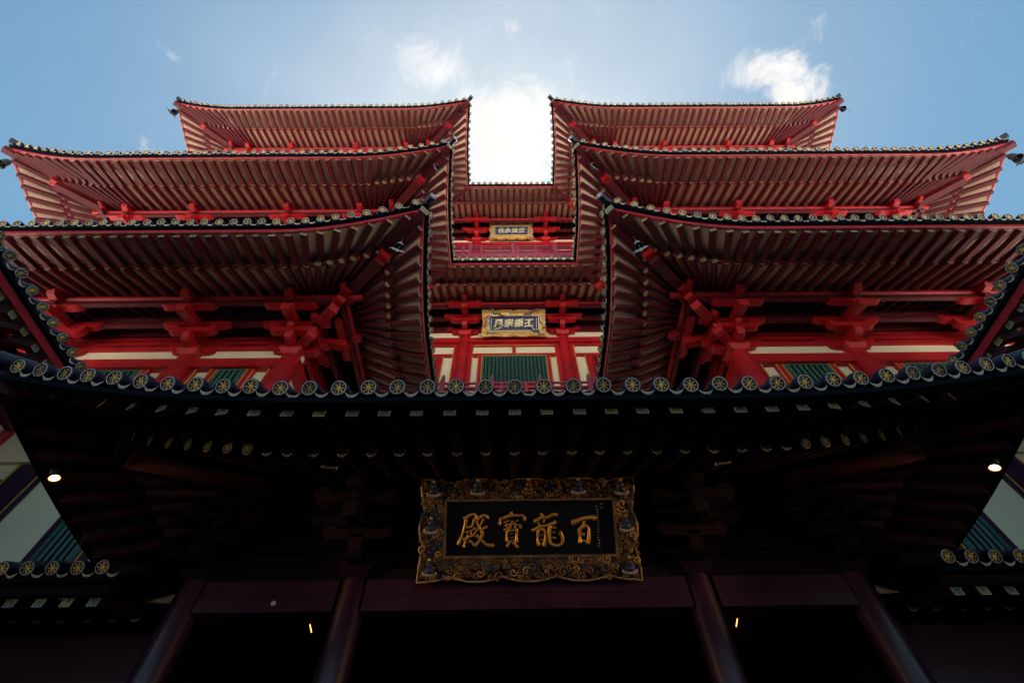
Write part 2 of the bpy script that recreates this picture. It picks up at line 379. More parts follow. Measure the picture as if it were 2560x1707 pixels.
# ------------------------------------------------------------------ roof builder
MB_PTS = [(0.5, -0.86), (3.45, 0.74)]         # flying-rafter board, (m, z)
class Edge:
    """one side of an eave. O start point, u along, w inward; kinds of the two ends: c convex, v valley, o open"""
    def __init__(s, O, u, w, Ln, k0, k1, H, A, R=10.0, dz=0.0, F=0.0):
        s.F = F
        s.O, s.u, s.w = Vector(O), Vector(u), Vector(w); s.L, s.k0, s.k1, s.H, s.A, s.R, s.dz = Ln, k0, k1, H, A, R, dz
    def P(s, t, m, z, te=None):
        a = b_ = 0
        if s.F and m < 8.9:
            if te is None: te = s.te_of(t, m)
            g = s.F * (1 - max(m, 0) / 9)
            if s.k0 == 'c': q = min(1, max(0, 1 - max(te, 0) / s.R)); a += g * q ** 2; b_ -= g * q ** 4
            if s.k1 == 'c': q = min(1, max(0, 1 - max(s.L - te, 0) / s.R)); a += g * q ** 2; b_ += g * q ** 4
        p = s.O + s.u * (t + b_) + s.w * (m - a); return (p.x, p.y, z)
    def lift(s, te):
        v = 0
        if s.k0 == 'c': v += s.A * max(0, 1 - max(te, 0) / s.R) ** 2
        if s.k1 == 'c': v += s.A * max(0, 1 - max(s.L - te, 0) / s.R) ** 2
        return v
    def tm(s, te, m):
        k = max(0, (m - 0.5)) / 9.95
        if s.k0 == 'c' and te < 10.45: return te + (10.45 - te) * k
        if s.k1 == 'c' and te > s.L - 10.45: return te - (te - (s.L - 10.45)) * k
        return te
    def te_of(s, t, m):
        k = max(0, (m - 0.5)) / 9.95
        if s.k0 == 'c' and t < 10.45: return (t - 10.45 * k) / (1 - k)
        if s.k1 == 'c' and t > s.L - 10.45:
            q = s.L - t; return s.L - (q - 10.45 * k) / (1 - k)
        return t
    def base(s, m):
        a, b = MB_PTS
        if m <= 3.45: return s.dz + a[1] + (m - a[0]) * (b[1] - a[1]) / (b[0] - a[0])
        return s.dz + (-0.02) + (m - 3.3) * 0.545
    def base2(s, m):                                                     # round-rafter board
        return s.dz + (-0.02) + (m - 3.3) * 0.545
    def z(s, te, m, b=None):
        return s.H + (s.base(m) if b is None else b) + s.lift(te) * max(0, 1 - m / 9.0)
    def ztop(s, t, m):
        tp = t
        v = 0
        if s.k0 == 'c': v += s.A * max(0, 1 - max(t - m, 0) / s.R) ** 2
        if s.k1 == 'c': v += s.A * max(0, 1 - max(s.L - t - m, 0) / s.R) ** 2
        return s.H - 0.17 + 0.58 * m + 0.012 * m * m + v * max(0, 1 - m / 12)
    def stations(s, sp=1.08):
        r = []; a = 11.1 if s.k0 == 'c' else (-6.5 if s.k0 == 'v' else 0.4); b = s.L - 11.1 if s.k1 == 'c' else (s.L + 6.5 if s.k1 == 'v' else s.L - 0.4)
        if b > a:
            n = max(1, round((b - a) / sp)); r = [a + (b - a) * i / n for i in range(n + 1)]
        if s.k0 == 'c': r = [x for x in [1.1 * i + 0.1 for i in range(1, 10)] if x < s.L + 6] + [x for x in r]
        if s.k1 == 'c': r = r + [s.L - (1.1 * i + 0.1) for i in range(9, 0, -1)]
        if s.k0 == 'c' and b < a: r = [x for x in r if x < s.L + 6.5]
        if s.k0 == 'c' and s.k1 == 'v' and s.L < 30:
            n = max(1, round((s.L + 6.5 - 11.1) / sp)); r = [1.1 * i + 0.1 for i in range(1, 10)] + [11.1 + (s.L + 6.5 - 11.1) * i / n for i in range(n + 1)]
        if s.k1 == 'c' and s.k0 == 'v' and s.L < 30:
            n = max(1, round((s.L + 6.5 - 11.1) / sp)); q = [1.1 * i + 0.1 for i in range(1, 10)] + [11.1 + (s.L + 6.5 - 11.1) * i / n for i in range(n + 1)]
            r = [s.L - x for x in q][::-1]
        return r
    def m0(s, te):
        v = 0
        if s.k0 == 'v' and te < 0: v = -te
        if s.k1 == 'v' and te > s.L: v = te - s.L
        return v

def sweep(b, e, m0, m1, z0f, z1f, mt, step=0.9, hip=True):
    """bar along the eave between insets m0..m1 (m0 outer), z from functions of te"""
    mm = (m0 + m1) / 2
    ta = (mm if e.k0 == 'c' else (-mm if e.k0 == 'v' else 0)); tb = (e.L - mm if e.k1 == 'c' else (e.L + mm if e.k1 == 'v' else e.L))
    n = max(2, int((tb - ta) / step)); P = []
    for i in range(n + 1):
        t = ta + (tb - ta) * i / n
        sh0 = sh1 = 0
        if i == 0: sh0, sh1 = (((m0 - mm), (m1 - mm)) if e.k0 == 'c' else ((-(m0 - mm), -(m1 - mm)) if e.k0 == 'v' else (0, 0)))
        if i == n: sh0, sh1 = ((-(m0 - mm), -(m1 - mm)) if e.k1 == 'c' else (((m0 - mm), (m1 - mm)) if e.k1 == 'v' else (0, 0)))
        te = e.te_of(t, mm)
        z0, z1 = z0f(te), z1f(te)
        P += [e.P(t + sh0, m0, z0), e.P(t + sh1, m1, z0), e.P(t + sh1, m1, z1), e.P(t + sh0, m0, z1)]
    F = []
    for i in range(n):
        a = i * 4; F += [(a, a + 4, a + 5, a + 1), (a + 1, a + 5, a + 6, a + 2), (a + 2, a + 6, a + 7, a + 3), (a + 3, a + 7, a + 4, a)]
    F += [(0, 1, 2, 3), (n * 4 + 3, n * 4 + 2, n * 4 + 1, n * 4)]
    b.add(P, F, mt)

TILE_RECS, RAFT_RECS = [], []       # candidates of the temple, sorted later by size in view
def make_roof(roof, off, edges, mtop, recs_t, recs_r, hips=True, pal=None):
    """roof: parent object; off: origin units of thing. fills tile/rafter records"""
    soff, fas, top = MB(), MB(), MB()
    RAF, BRD, FAS, HIP = pal or (M_MAROON, M_BOARD, M_FASCIA, M_RED)
    for e in edges:
        st = e.stations()
        # boards
        lines = list(st)
        if e.k0 == 'c': lines = [0.5] + lines
        if e.k1 == 'c': lines = lines + [e.L - 0.5]
        if e.k0 == 'o': lines = [0] + lines
        if e.k1 == 'o': lines = lines + [e.L]
        for te0, te1 in zip(lines[:-1], lines[1:]):
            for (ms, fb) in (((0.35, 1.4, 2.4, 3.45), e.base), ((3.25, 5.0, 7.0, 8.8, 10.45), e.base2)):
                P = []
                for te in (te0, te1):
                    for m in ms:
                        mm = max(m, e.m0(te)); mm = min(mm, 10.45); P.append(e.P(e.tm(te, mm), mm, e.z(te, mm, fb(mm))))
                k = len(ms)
                for i in range(k - 1): soff.add([P[i], P[i + 1], P[k + i + 1], P[k + i]], [(0, 1, 2, 3)], BRD if ms[i + 1] <= 7.01 else M_DARK)  # boards behind the purlin go near-black: painted shade
        # fascia under the tiles, board over mid line
        sweep(fas, e, 0.36, 0.56, lambda te: e.z(te, .5, e.dz * 1.0) - 0.90, lambda te: e.z(te, .5, e.dz) - 0.50, FAS)
        sweep(fas, e, 0.12, 0.357 if e.dz == 0 else 0.50, lambda te: e.z(te, .1, 0) - (0.46 if e.dz == 0 else 0.52), lambda te: e.z(te, .1, 0) - 0.30, M_EAVE)
        sweep(fas, e, 3.34, 3.58, lambda te: e.z(te, 3.45, e.dz - 0.03), lambda te: e.z(te, 3.45, e.dz + 0.325), FAS)
        # rafters
        for i, te in enumerate(st):
            te += RT.uniform(-.03, .03); m0 = e.m0(te)
            b = MB()
            if m0 < 3.0:
                p = []
                a_, b_ = max(0.58, m0), 3.55
                nseg = 4 if e.lift(te) > 0.25 else 1
                for j in range(nseg + 1):
                    mm = a_ + (b_ - a_) * j / nseg; p.append(Vector(e.P(e.tm(te, mm), mm, e.z(te, mm) - 0.215)))
                d0 = (p[1] - p[0]).normalized(); sx = d0.cross(Vector((0, 0, 1))).normalized() * 0.2
                P = []
                for q in p: P += [q - sx - Vector((0, 0, .2)), q + sx - Vector((0, 0, .2)), q + sx + Vector((0, 0, .2)), q - sx + Vector((0, 0, .2))]
                F = [(0, 1, 2, 3), (nseg * 4 + 3, nseg * 4 + 2, nseg * 4 + 1, nseg * 4)]
                for j in range(nseg):
                    a = j * 4; F += [(a, a + 4, a + 5, a + 1), (a + 1, a + 5, a + 6, a + 2), (a + 2, a + 6, a + 7, a + 3), (a + 3, a + 7, a + 4, a)]
                b.add(P, F, RAF)
                if m0 == 0:
                    xd = -sx.normalized() if sx.normalized().cross(d0).z < 0 else sx.normalized()
                    xd = sx.normalized(); yd = Vector((d0.x, d0.y, 0)).normalized(); zd = xd.cross(yd)
                    if zd.z < 0: xd = -xd; zd = -zd
                    merge_into(b, PLATE[(i * 7 + i // 3) % 3 if (i % 4) else 0], frame(p[0] - d0 * 0.01, xd, yd, zd))
            if m0 < 6.8:
                a_ = max(3.22, m0); q0 = Vector(e.P(e.tm(te, a_), a_, e.z(te, a_, e.base2(a_)) - 0.235)); mm = min(10.3, 10.45)
                q1 = Vector(e.P(e.tm(te, mm), mm, e.z(te, mm, e.base2(mm)) - 0.235))
                b.cyl(q0, q1, 0.225, RAF, 10)
                if a_ == 3.22:
                    d0 = (q1 - q0).normalized(); xd = d0.cross(Vector((0, 0, 1))).normalized(); zd = xd.cross(d0)
                    if zd.z < 0: xd = -xd; zd = -zd
                    merge_into(b, RPLATE, frame(q0 - d0 * 0.01, xd, d0, zd))
            if b.v:
                c = e.P(te, 1.5, e.H); pr = proj(*c); recs_r.append((pr, b, roof))
        # round end tiles
        a = 0.9 if e.k0 == 'c' else 0.5; bb = e.L - 0.9 if e.k1 == 'c' else e.L - 0.5
        n = max(1, round(bb - a)); d = (bb - a) / n
        ts = [a + d * i for i in range(n + 1)]
        for i, t in enumerate(ts):
            # follow the curve of the eave
            z = e.H + e.lift(t); dzdt = (e.lift(t + .1) - e.lift(t - .1)) / .2
            xd = e.u.normalized().copy(); xd = Vector((xd.x, xd.y, 0)); yd = Vector((e.w.x, e.w.y, 0)); sgn = 1
            if xd.cross(yd).z < 0: xd = -xd; dzdt = -dzdt
            zd = Vector((0, 0, 1))
            sh = Vector((xd.x, xd.y, dzdt * 0.9)).normalized()
            yd = (yd + Vector((0, 0, 0.56))).normalized(); zd = sh.cross(yd).normalized(); yd = zd.cross(sh)
            mt_ = frame(Vector(e.P(t + RT.uniform(-.02, .02), -0.05 + RT.uniform(-.03, .03), z, te=t)), sh, yd, zd) @ Matrix.Rotation(RT.uniform(-.06, .06), 4, 'X') @ Matrix.Rotation(RT.uniform(-.07, .07), 4, 'Z') @ Matrix.Scale(.95, 4)
            recs_t.append((proj(*e.P(t, 0, z)), mt_, roof))
            # barrel behind
            mend = min(mtop, t if e.k0 == 'c' else 99, e.L - t if e.k1 == 'c' else 99)
            ms = [0.2 + (mend - 0.2) * j / 5 for j in range(6)] if mend > 0.5 else []
            if ms: top.tube([e.P(t, m, e.ztop(t, m) + (0.13 if j == 0 else 0.10), te=t) for j, m in enumerate(ms)], 0.27, M_RIM, 8, caps=False)
        # top surface
        ms = [0.12, 1.5, 3, 5, 7.5, mtop] if mtop > 8 else [0.12, 1.5, 3, mtop]
        ta, tb = 0, e.L; ns = max(2, int(e.L)); P = []
        for i in range(ns + 1):
            t = ta + (tb - ta) * i / ns
            for m in ms:
                lo = m if e.k0 == 'c' else (-m if e.k0 == 'v' else 0); hi = e.L - m if e.k1 == 'c' else (e.L + m if e.k1 == 'v' else e.L)
                if hi < lo: lo = hi = (lo + hi) / 2
                tt = lo + (hi - lo) * i / ns; P.append(e.P(tt, m, e.ztop(tt, m), te=(tt - m if tt < e.L / 2 else tt + m)))
        k = len(ms)
        top.add(P, [(i * k + j, (i + 1) * k + j, (i + 1) * k + j + 1, i * k + j + 1) for i in range(ns) for j in range(k - 1)], M_TILE)
        # hips / valleys at the start end (k0) and the far end (k1)
        for kind, t0, sg in ((e.k0, 0, 1), (e.k1, e.L, -1)):
            if kind == 'c' and sg == 1 and hips is True or kind == 'c' and hips == 'both':
                dg = (e.u * sg + e.w)
                def HP(m, z): p = e.O + e.u * t0 + dg * (m - e.F * max(0, 1 - max(m, 0) / 9)); return (p.x, p.y, z)
                hipb = MB(); te = 0.5 if sg == 1 else e.L - 0.5
                hz = lambda m: e.z(te, m, e.base(min(m, 3.4)))
                hz2 = lambda m: e.z(te, m, e.base2(m))
                pts = [(m, hz(m) - 0.30) for m in (0.32, 1.4, 2.5, 3.9)]
                for (ma, za), (mb, zb) in zip(pts[:-1], pts[1:]): hipb.beam(HP(ma, za), HP(mb + 0.03, zb), 0.62, 0.62, RAF)
                d0 = (Vector(HP(1.4, pts[1][1])) - Vector(HP(.32, pts[0][1]))).normalized(); xd = d0.cross(Vector((0, 0, 1))).normalized(); zd = xd.cross(d0)
                pm = plate_mesh(1, 0.6); merge_into(hipb, pm, frame(Vector(HP(.32, pts[0][1])) - d0 * .012, xd, d0, zd))
                for (ma, mb, w, h, dz, mt) in ((3.35, 7.0, 0.86, 0.62, -0.62, HIP), (3.75, 10.2, 0.80, 0.55, -1.05, RAF)):
                    hipb.beam(HP(ma, hz2(ma) + dz), HP(mb, hz2(mb) + dz), w, h, mt)
                hipb.build('hip_rafter', roof, off=off)
                # hip ridge and its end drum
                rp = []
                for m in (-0.05, 0.6, 1.5, 2.6, 4, 6, 8.5, mtop):
                    if m > mtop: continue
                    tt = t0 + sg * m; rp.append(HP(m, e.ztop(tt, max(m, 0)) + 0.30))
                top.tube(rp, 0.27, M_TILE, 8)
                p0, p1 = Vector(rp[0]), Vector(rp[1]); dd = (p0 - p1).normalized()
                top.cyl(p1, p0 + dd * 0.12 + Vector((0, 0, .05)), 0.32, M_TILE, 14)
                q = p0 + dd * 0.13 + Vector((0, 0, .05)); top.cyl(q, q + dd * 0.012, 0.27, M_RING, 14); top.cyl(q + dd * .012, q + dd * 0.02, 0.24, M_TILE, 14); top.cyl(q + dd * .02, q + dd * 0.03, 0.17, M_VERD, 14)
            if kind == 'v' and sg == 1 or kind == 'v' and hips == 'both':
                dg = (-e.u * sg + e.w)
                def HP(m, z): p = e.O + e.u * t0 + dg * m; return (p.x, p.y, z)
                hipb = MB(); hipb.beam(HP(0.4, e.H + e.base(0.4) - 0.32), HP(3.6, e.H + e.base(3.45) - 0.36), 0.55, 0.6, RAF)
                hipb.beam(HP(3.3, e.H + e.base2(3.3) - 0.5), HP(4.3, e.H + e.base2(4.3) - 0.5), 0.8, 0.75, HIP)
                hipb.beam(HP(4.1, e.H + e.base2(4.1) - 0.4), HP(9.9, e.H + e.base2(9.9) - 0.4), 0.62, 0.6, RAF)
                hipb.build('valley_rafter', roof, off=off)
    soff.build("soffit", roof, off=off); fas.build("fascia", roof, off=off); top.build("roof_tiling", roof, off=off)

def emit_records(recs_t, recs_r, root, off, limit_t=100, limit_r=100):
    def key(r):
        p = r[0]
        if p is None: return 1e9
        px, py, w = p
        if not (-60 < px < 2620 and -60 < py < 1767): return 1e6 + w
        return w
    recs_t.sort(key=key); recs_r.sort(key=key)
    rest = MB()
    T0 = Matrix.Translation(Vector(off) * -1)
    for i, (p, mt_, roof) in enumerate(recs_t):
        if i < limit_t: inst("end_tile", RT.choice(TILE_MES), roof, T0 @ mt_)
        else: merge_into(rest, RT.choice(TILES), mt_)
    o = rest.build("end_tile", root, off=off)
    if o: o['kind'] = 'stuff'
    rest = MB()
    for i, (p, b, roof) in enumerate(recs_r):
        if i < limit_r: b.build("rafter", roof, off=off)
        else: merge_into(rest, b, Matrix.Identity(4))
    o = rest.build("rafter", root, off=off)
    if o: o['kind'] = 'stuff'
def part(name, parent):
    """a part whose own mesh is added later"""
    return None

# ------------------------------------------------------------------ bracket sets (local: column top at origin, outward = -Y)
def arm_prof(Ln, h, c=0.5):
    return [(-Ln, h), (-Ln, h * .55), (-Ln + .10, h * .30), (-Ln + .26, h * .12), (-Ln + c, 0), (Ln - c, 0), (Ln - .26, h * .12), (Ln - .10, h * .30), (Ln, h * .55), (Ln, h)]
def nose_prof(a, Ln, h):     # from +a (inside) to -Ln (outside) with a rounded nose underneath
    return [(a, h), (a, 0), (-Ln + .5, 0), (-Ln + .24, h * .12), (-Ln + .08, h * .34), (-Ln, h * .6), (-Ln, h)]
X3, Y3, Z3 = (1, 0, 0), (0, 1, 0), (0, 0, 1)
def block(b, x, y, z, w=.52, h=.34, m=None):
    m = m or M_RED; a, c = w / 2 * .72, w / 2
    b.hexa([(x - a, y - a, z), (x + a, y - a, z), (x + a, y + a, z), (x - a, y + a, z), (x - c, y - c, z + h * .45), (x + c, y - c, z + h * .45), (x + c, y + c, z + h * .45), (x - c, y + c, z + h * .45)], m)
    b.box(x - c, x + c, y - c, y + c, z + h * .45 + .001, z + h, m)
def bracket(corner=False, sc=1.0):
    b = MB()
    b.hexa([(-.62, -.62, 0), (.62, -.62, 0), (.62, .62, 0), (-.62, .62, 0), (-.86, -.86, .5), (.86, -.86, .5), (.86, .86, .5), (-.86, .86, .5)], M_RED)
    b.box(-.86, .86, -.86, .86, .502, .82, M_RED)
    dirs = [((1, 0, 0), (0, 1, 0))]
    if corner: dirs.append(((0, -1, 0), (1, 0, 0)))   # second face looks to -X
    for ci, (xa, ya) in enumerate(dirs):
        xa, ya = Vector(xa), Vector(ya); e = 0.004 * ci
        def O(x, y, z): return xa * x + ya * y + Vector((0, 0, z + e))
        def blk(x, y, z, w=.52, h=.34):
            p = O(x, y, z); block(b, p.x, p.y, p.z, w, h)
        # out arm 1, curved nose
        b.prism(nose_prof(.9, 1.95, .80), O(0, 0, .52), ya, Z3, xa, .62, M_RED); blk(0, -1.6, 1.28, .62)
        # wall-plane arms, two layers
        b.prism(arm_prof(1.7, .6), O(0, 0, .50), xa, Z3, ya, .55, M_RED)
        for x in (-1.32, 1.32): blk(x, 0, 1.10)
        b.prism(arm_prof(2.45, .6), O(0, .01, 1.34), xa, Z3, ya, .5, M_RED)
        for x in (-2.1, 2.1): blk(x, 0, 1.92)
        # first cross arm
        b.prism(arm_prof(1.85, .62), O(0, -1.62, 1.34), xa, Z3, ya, .58, M_RED)
        for x in (-1.5, 0, 1.5): blk(x, -1.62, 1.95, .56)
        b.prism(arm_prof(2.75, .58), O(0, -1.64, 2.20), xa, Z3, ya, .52, M_RED)
        # slanting lever arm pointing out and down
        b.beam(O(0, 1.4, 3.55), O(0, -3.95, 1.62), .70, .60, M_RED, up=Z3)
        b.beam(O(0, -1.2, 3.35), O(0, -4.05, 2.45), .5, .3, M_MAROON, up=Z3)
        # outer cross arm under the purlin
        blk(0, -3.45, 2.12, .7, .30)
        b.prism(arm_prof(2.15, .62), O(0, -3.45, 2.28), xa, Z3, ya, .6, M_RED)
        for x in (-1.66, 1.66): blk(x, -3.45, 2.88, .58, .3)
        # nose on top, through the purlin
        b.prism([(.3, .95), (.3, 0), (-1.15, 0), (-1.42, .32), (-1.42, .62), (-1.2, .95)], O(0, -3.45, 2.62), ya, Z3, xa, .62, M_RED)
    if corner:
        dg = Vector((-1, -1, 0)).normalized(); sd_ = Vector((1, -1, 0)).normalized()
        def D(r, z): return dg * r + Vector((0, 0, z))
        b.prism([(-1, .7), (-1, 0), (2.1, 0), (2.4, .12), (2.62, .36), (2.62, .7)], D(0, .66), dg, Z3, sd_, .72, M_RED)
        p = D(2.3, 1.36); block(b, p.x, p.y, p.z, .7, .3)
        b.beam(D(-1, 3.2), D(5.3, 1.55), .74, .66, M_RED)
        p = D(2.3, 1.66); b.beam(D(-.5, 2.2), D(3.6, 2.0), .5, .4, M_MAROON)
        b.beam(D(1.0, 3.2), D(6.0, 2.15), .62, .46, M_RED)
        b.beam(D(3.2, 2.9), D(5.6, 2.75), .66, .55, M_RED)
        b.beam(D(4.2, 3.35), D(6.4, 3.15), .66, .55, M_RED)
    return b
BR = bracket(); BRC = bracket(True)
BR_ME, BRC_ME = BR.mesh("bracket_set"), BRC.mesh("corner_bracket_set")
def rotz(a): return Matrix.Rotation(a, 4, 'Z')

# ------------------------------------------------------------------ the temple
TO = (0, 22.4, -ZC)
temple = thing("temple_hall", "huge red and cream pagoda-roofed temple hall with two wings and a recessed middle bay", "temple", TO)
T0 = Matrix.Translation(Vector(TO) * -1)
XI, XO, DC = 7.0, 53.0, 23.75
def tier_edges(D, Dr, H, A, ri, Dback=60.0, xo=XO):
    E_ = []
    E_.append(Edge((-xo, D, 0), (1, 0, 0), (0, 1, 0), xo - XI, 'c', 'c', H, A, F=.65))
    E_.append(Edge((-XI, D, 0), (0, 1, 0), (-1, 0, 0), Dr - D, 'c', 'v', H, A, F=.65))
    E_.append(Edge((-XI, Dr, 0), (1, 0, 0), (0, 1, 0), 2 * XI, 'v', 'v', H, 0))
    E_.append(Edge((XI, Dr, 0), (0, -1, 0), (1, 0, 0), Dr - D, 'v', 'c', H, A, F=.65))
    E_.append(Edge((XI, D, 0), (1, 0, 0), (0, 1, 0), xo - XI, 'c', 'c', H, A, F=.65))
    E_.append(Edge((-xo, Dback, 0), (0, -1, 0), (1, 0, 0), Dback - D, 'o', 'c', H, A, F=.65))
    E_.append(Edge((xo, D, 0), (0, 1, 0), (-1, 0, 0), Dback - D, 'c', 'o', H, A, F=.65))
    return E_
TIERS = [dict(D=11.93, Dr=27.8, H=32.67, A=2.9, n='lowest'), dict(D=11.65, Dr=23.75, H=52.4, A=2.4, n='middle'), dict(D=11.56, Dr=23.75, H=83.1, A=3.1, n='top')]
def roof_part(name, parent, label=None):
    o = bpy.data.objects.new(name, bpy.data.meshes.new(name)); COL.objects.link(o); o.parent = parent
    if label: o['label'] = label
    return o

def bracket_at(x, y, h, a, corner=False, flip=False, parent=None, t0=None):
    m = Matrix.Translation(Vector((x, y, h))) @ rotz(a)
    if flip: m = m @ Matrix.Scale(-1, 4, X3)
    return inst("corner_bracket_set" if corner else "bracket_set", BRC_ME if corner else BR_ME, parent or temple, (t0 or T0) @ m)

CXT = [[17.45, 26.6, 37.0, 43.45], [17.3, 25.5, 36.0, 43.45], [17.3, 25.6, 36.3, 43.45]]
tr_t, tr_r = [], []
CSH = [{-1: (-.45, .65), 1: (.2, .4)}, {-1: (0, 0), 1: (0, 0)}, {-1: (0, 0), 1: (0, 0)}]
for ti, T in enumerate(TIERS):
    D, Dr, H, A = T['D'], T['Dr'], T['H'], T['A']
    # the roof mesh itself is the band of purlins; its sub-parts are boards, fascia, tiling, rafters, tiles
    es = tier_edges(D, Dr, H, A, ti)
    pur = MB()
    hc = H - 2.07                                   # column tops
    for k, e in enumerate(es):
        ov = 1.5
        lo = 7 - ov if e.k0 == 'c' else (-7 if e.k0 == 'v' else 0); hi = e.L - 7 + ov if e.k1 == 'c' else (e.L + 7 if e.k1 == 'v' else e.L)
        dzz = 0.003 * (k % 2)
        pur.cyl(e.P(lo, 6.9, H + 1.14 + dzz), e.P(hi, 6.9, H + 1.14 + dzz), 0.27, M_RED, 12)
        def bar(m, w, z0, z1, mt, ext=0.0):
            lo = m - ext if e.k0 == 'c' else (-m if e.k0 == 'v' else 0); hi = e.L - m + ext if e.k1 == 'c' else (e.L + m if e.k1 == 'v' else e.L)
            if hi <= lo: return
            pur.beam(e.P(lo, m, H + (z0 + z1) / 2 + dzz), e.P(hi, m, H + (z0 + z1) / 2 + dzz), w, z1 - z0, mt)
        bar(7.0, .34, 0.40, 0.86, M_MAROON, .8)
        bar(8.85, .36, 0.40, 0.80, M_MAROON, .6)
        bar(8.85, .26, 1.3, 1.6, M_MAROON, .4)
        bar(10.33, .22, -0.98, -0.50, M_RED)
        bar(10.30, .22, -0.26, 0.16, M_RED)
        bar(10.33, .20, 0.52, 0.86, M_RED)
        bar(10.33, .20, 1.3, 1.66, M_MAROON)
    roof = pur.build("roof", temple, off=TO); roof['label'] = "%s of the three curved red roofs with cream soffits" % T['n']
    make_roof(roof, TO, es, 11.5, tr_t, tr_r, hips=True)
    # inset m=10.45 wall planes
    WY, WX, RY = D + 10.45, XI + 10.45, (Dr + 10.45 if ti == 0 else 33.75)
    T['WY'], T['WX'], T['RY'], T['hc'] = WY, WX, RY, hc
    CXS = CXT[ti]
    for sx in (-1, 1):
        for cx in CXS:
            inner = cx == CXS[0]; outer = False
            if inner: bracket_at(sx * cx + CSH[ti][sx][0], WY, hc, 0, True, flip=(sx == -1), parent=temple)
            else: bracket_at(sx * cx + CSH[ti][sx][1], WY, hc, 0)
        if ti > 0: pass
        # inner side face brackets
        bracket_at(sx * WX, (WY + RY) / 2 + 1.0, hc, math.radians(-90 if sx == 1 else 90))
        bracket_at(sx * 6.2, RY, hc, 0)
        bracket_at(sx * (XO - 10.45), WY + 9.3, hc, math.radians(90 if sx == 1 else -90))
for T in TIERS: pass

# columns ----------------------------------------------------------
def column(x, y, h0, h1, r, m=M_RED, name="column", parent=None, off=None):
    b = MB(); n = 6; prof = []
    for i in range(n + 1):
        f = i / n; prof.append((r * (1 - 0.03 * f ** 2 - (0.10 * max(0, (f - .9) / .1) ** 2)), h0 + (h1 - h0) * f))
    b.lathe(prof, m, 28, (x, y, 0)); return b.build(name, parent or temple, off=off or TO)

# walls & windows --------------------------------------------------
def lattice(parent, x0, x1, h0, h1, y, nb=None, off=TO, P=None, red=False):
    """slatted green window in a wall plane; P maps (x,y,h) for walls that do not face -Y"""
    b = MB(); w = x1 - x0; n = nb or max(3, int(w / .46))
    b.box(x0, x1, y + .20, y + .26, h0, h1, M_DKGREEN if not red else M_INNER)
    G = M_GREEN if not red else M_RED
    b.box(x0, x1, y - .02, y + .16, h1 - .22, h1, G); b.box(x0, x1, y - .02, y + .16, h0, h0 + .2, G)
    b.box(x0, x0 + .2, y - .021, y + .159, h0 + .2, h1 - .22, G); b.box(x1 - .2, x1, y - .021, y + .159, h0 + .2, h1 - .22, G)
    ww = (w - .4) / n
    for i in range(n):
        c = x0 + .2 + ww * (i + .5)
        b.prism([(-ww * .27, .0), (0, -ww * .27), (ww * .27, 0), (0, ww * .27)], (c, y + .07, (h0 + h1) / 2), X3, Y3, Z3, h1 - h0 - .43, G) if not red else b.box(c - .05, c + .05, y, y + .1, h0 + .2, h1 - .22, G)
    if red:
        k = int((h1 - h0) / .4)
        for i in range(1, k): z = h0 + (h1 - h0) * i / k; b.box(x0 + .2, x1 - .2, y + .012, y + .088, z - .05, z + .05, G)
    return b.build("window", parent, off=off)
def goldline(b, x, y, h0, h1): b.box(x - .035, x + .035, y - .02, y + .04, h0, h1, M_GOLDLINE)
def goldh(b, x0, x1, y, h): b.box(x0, x1, y - .021, y + .039, h - .03, h + .03, M_GOLDLINE)

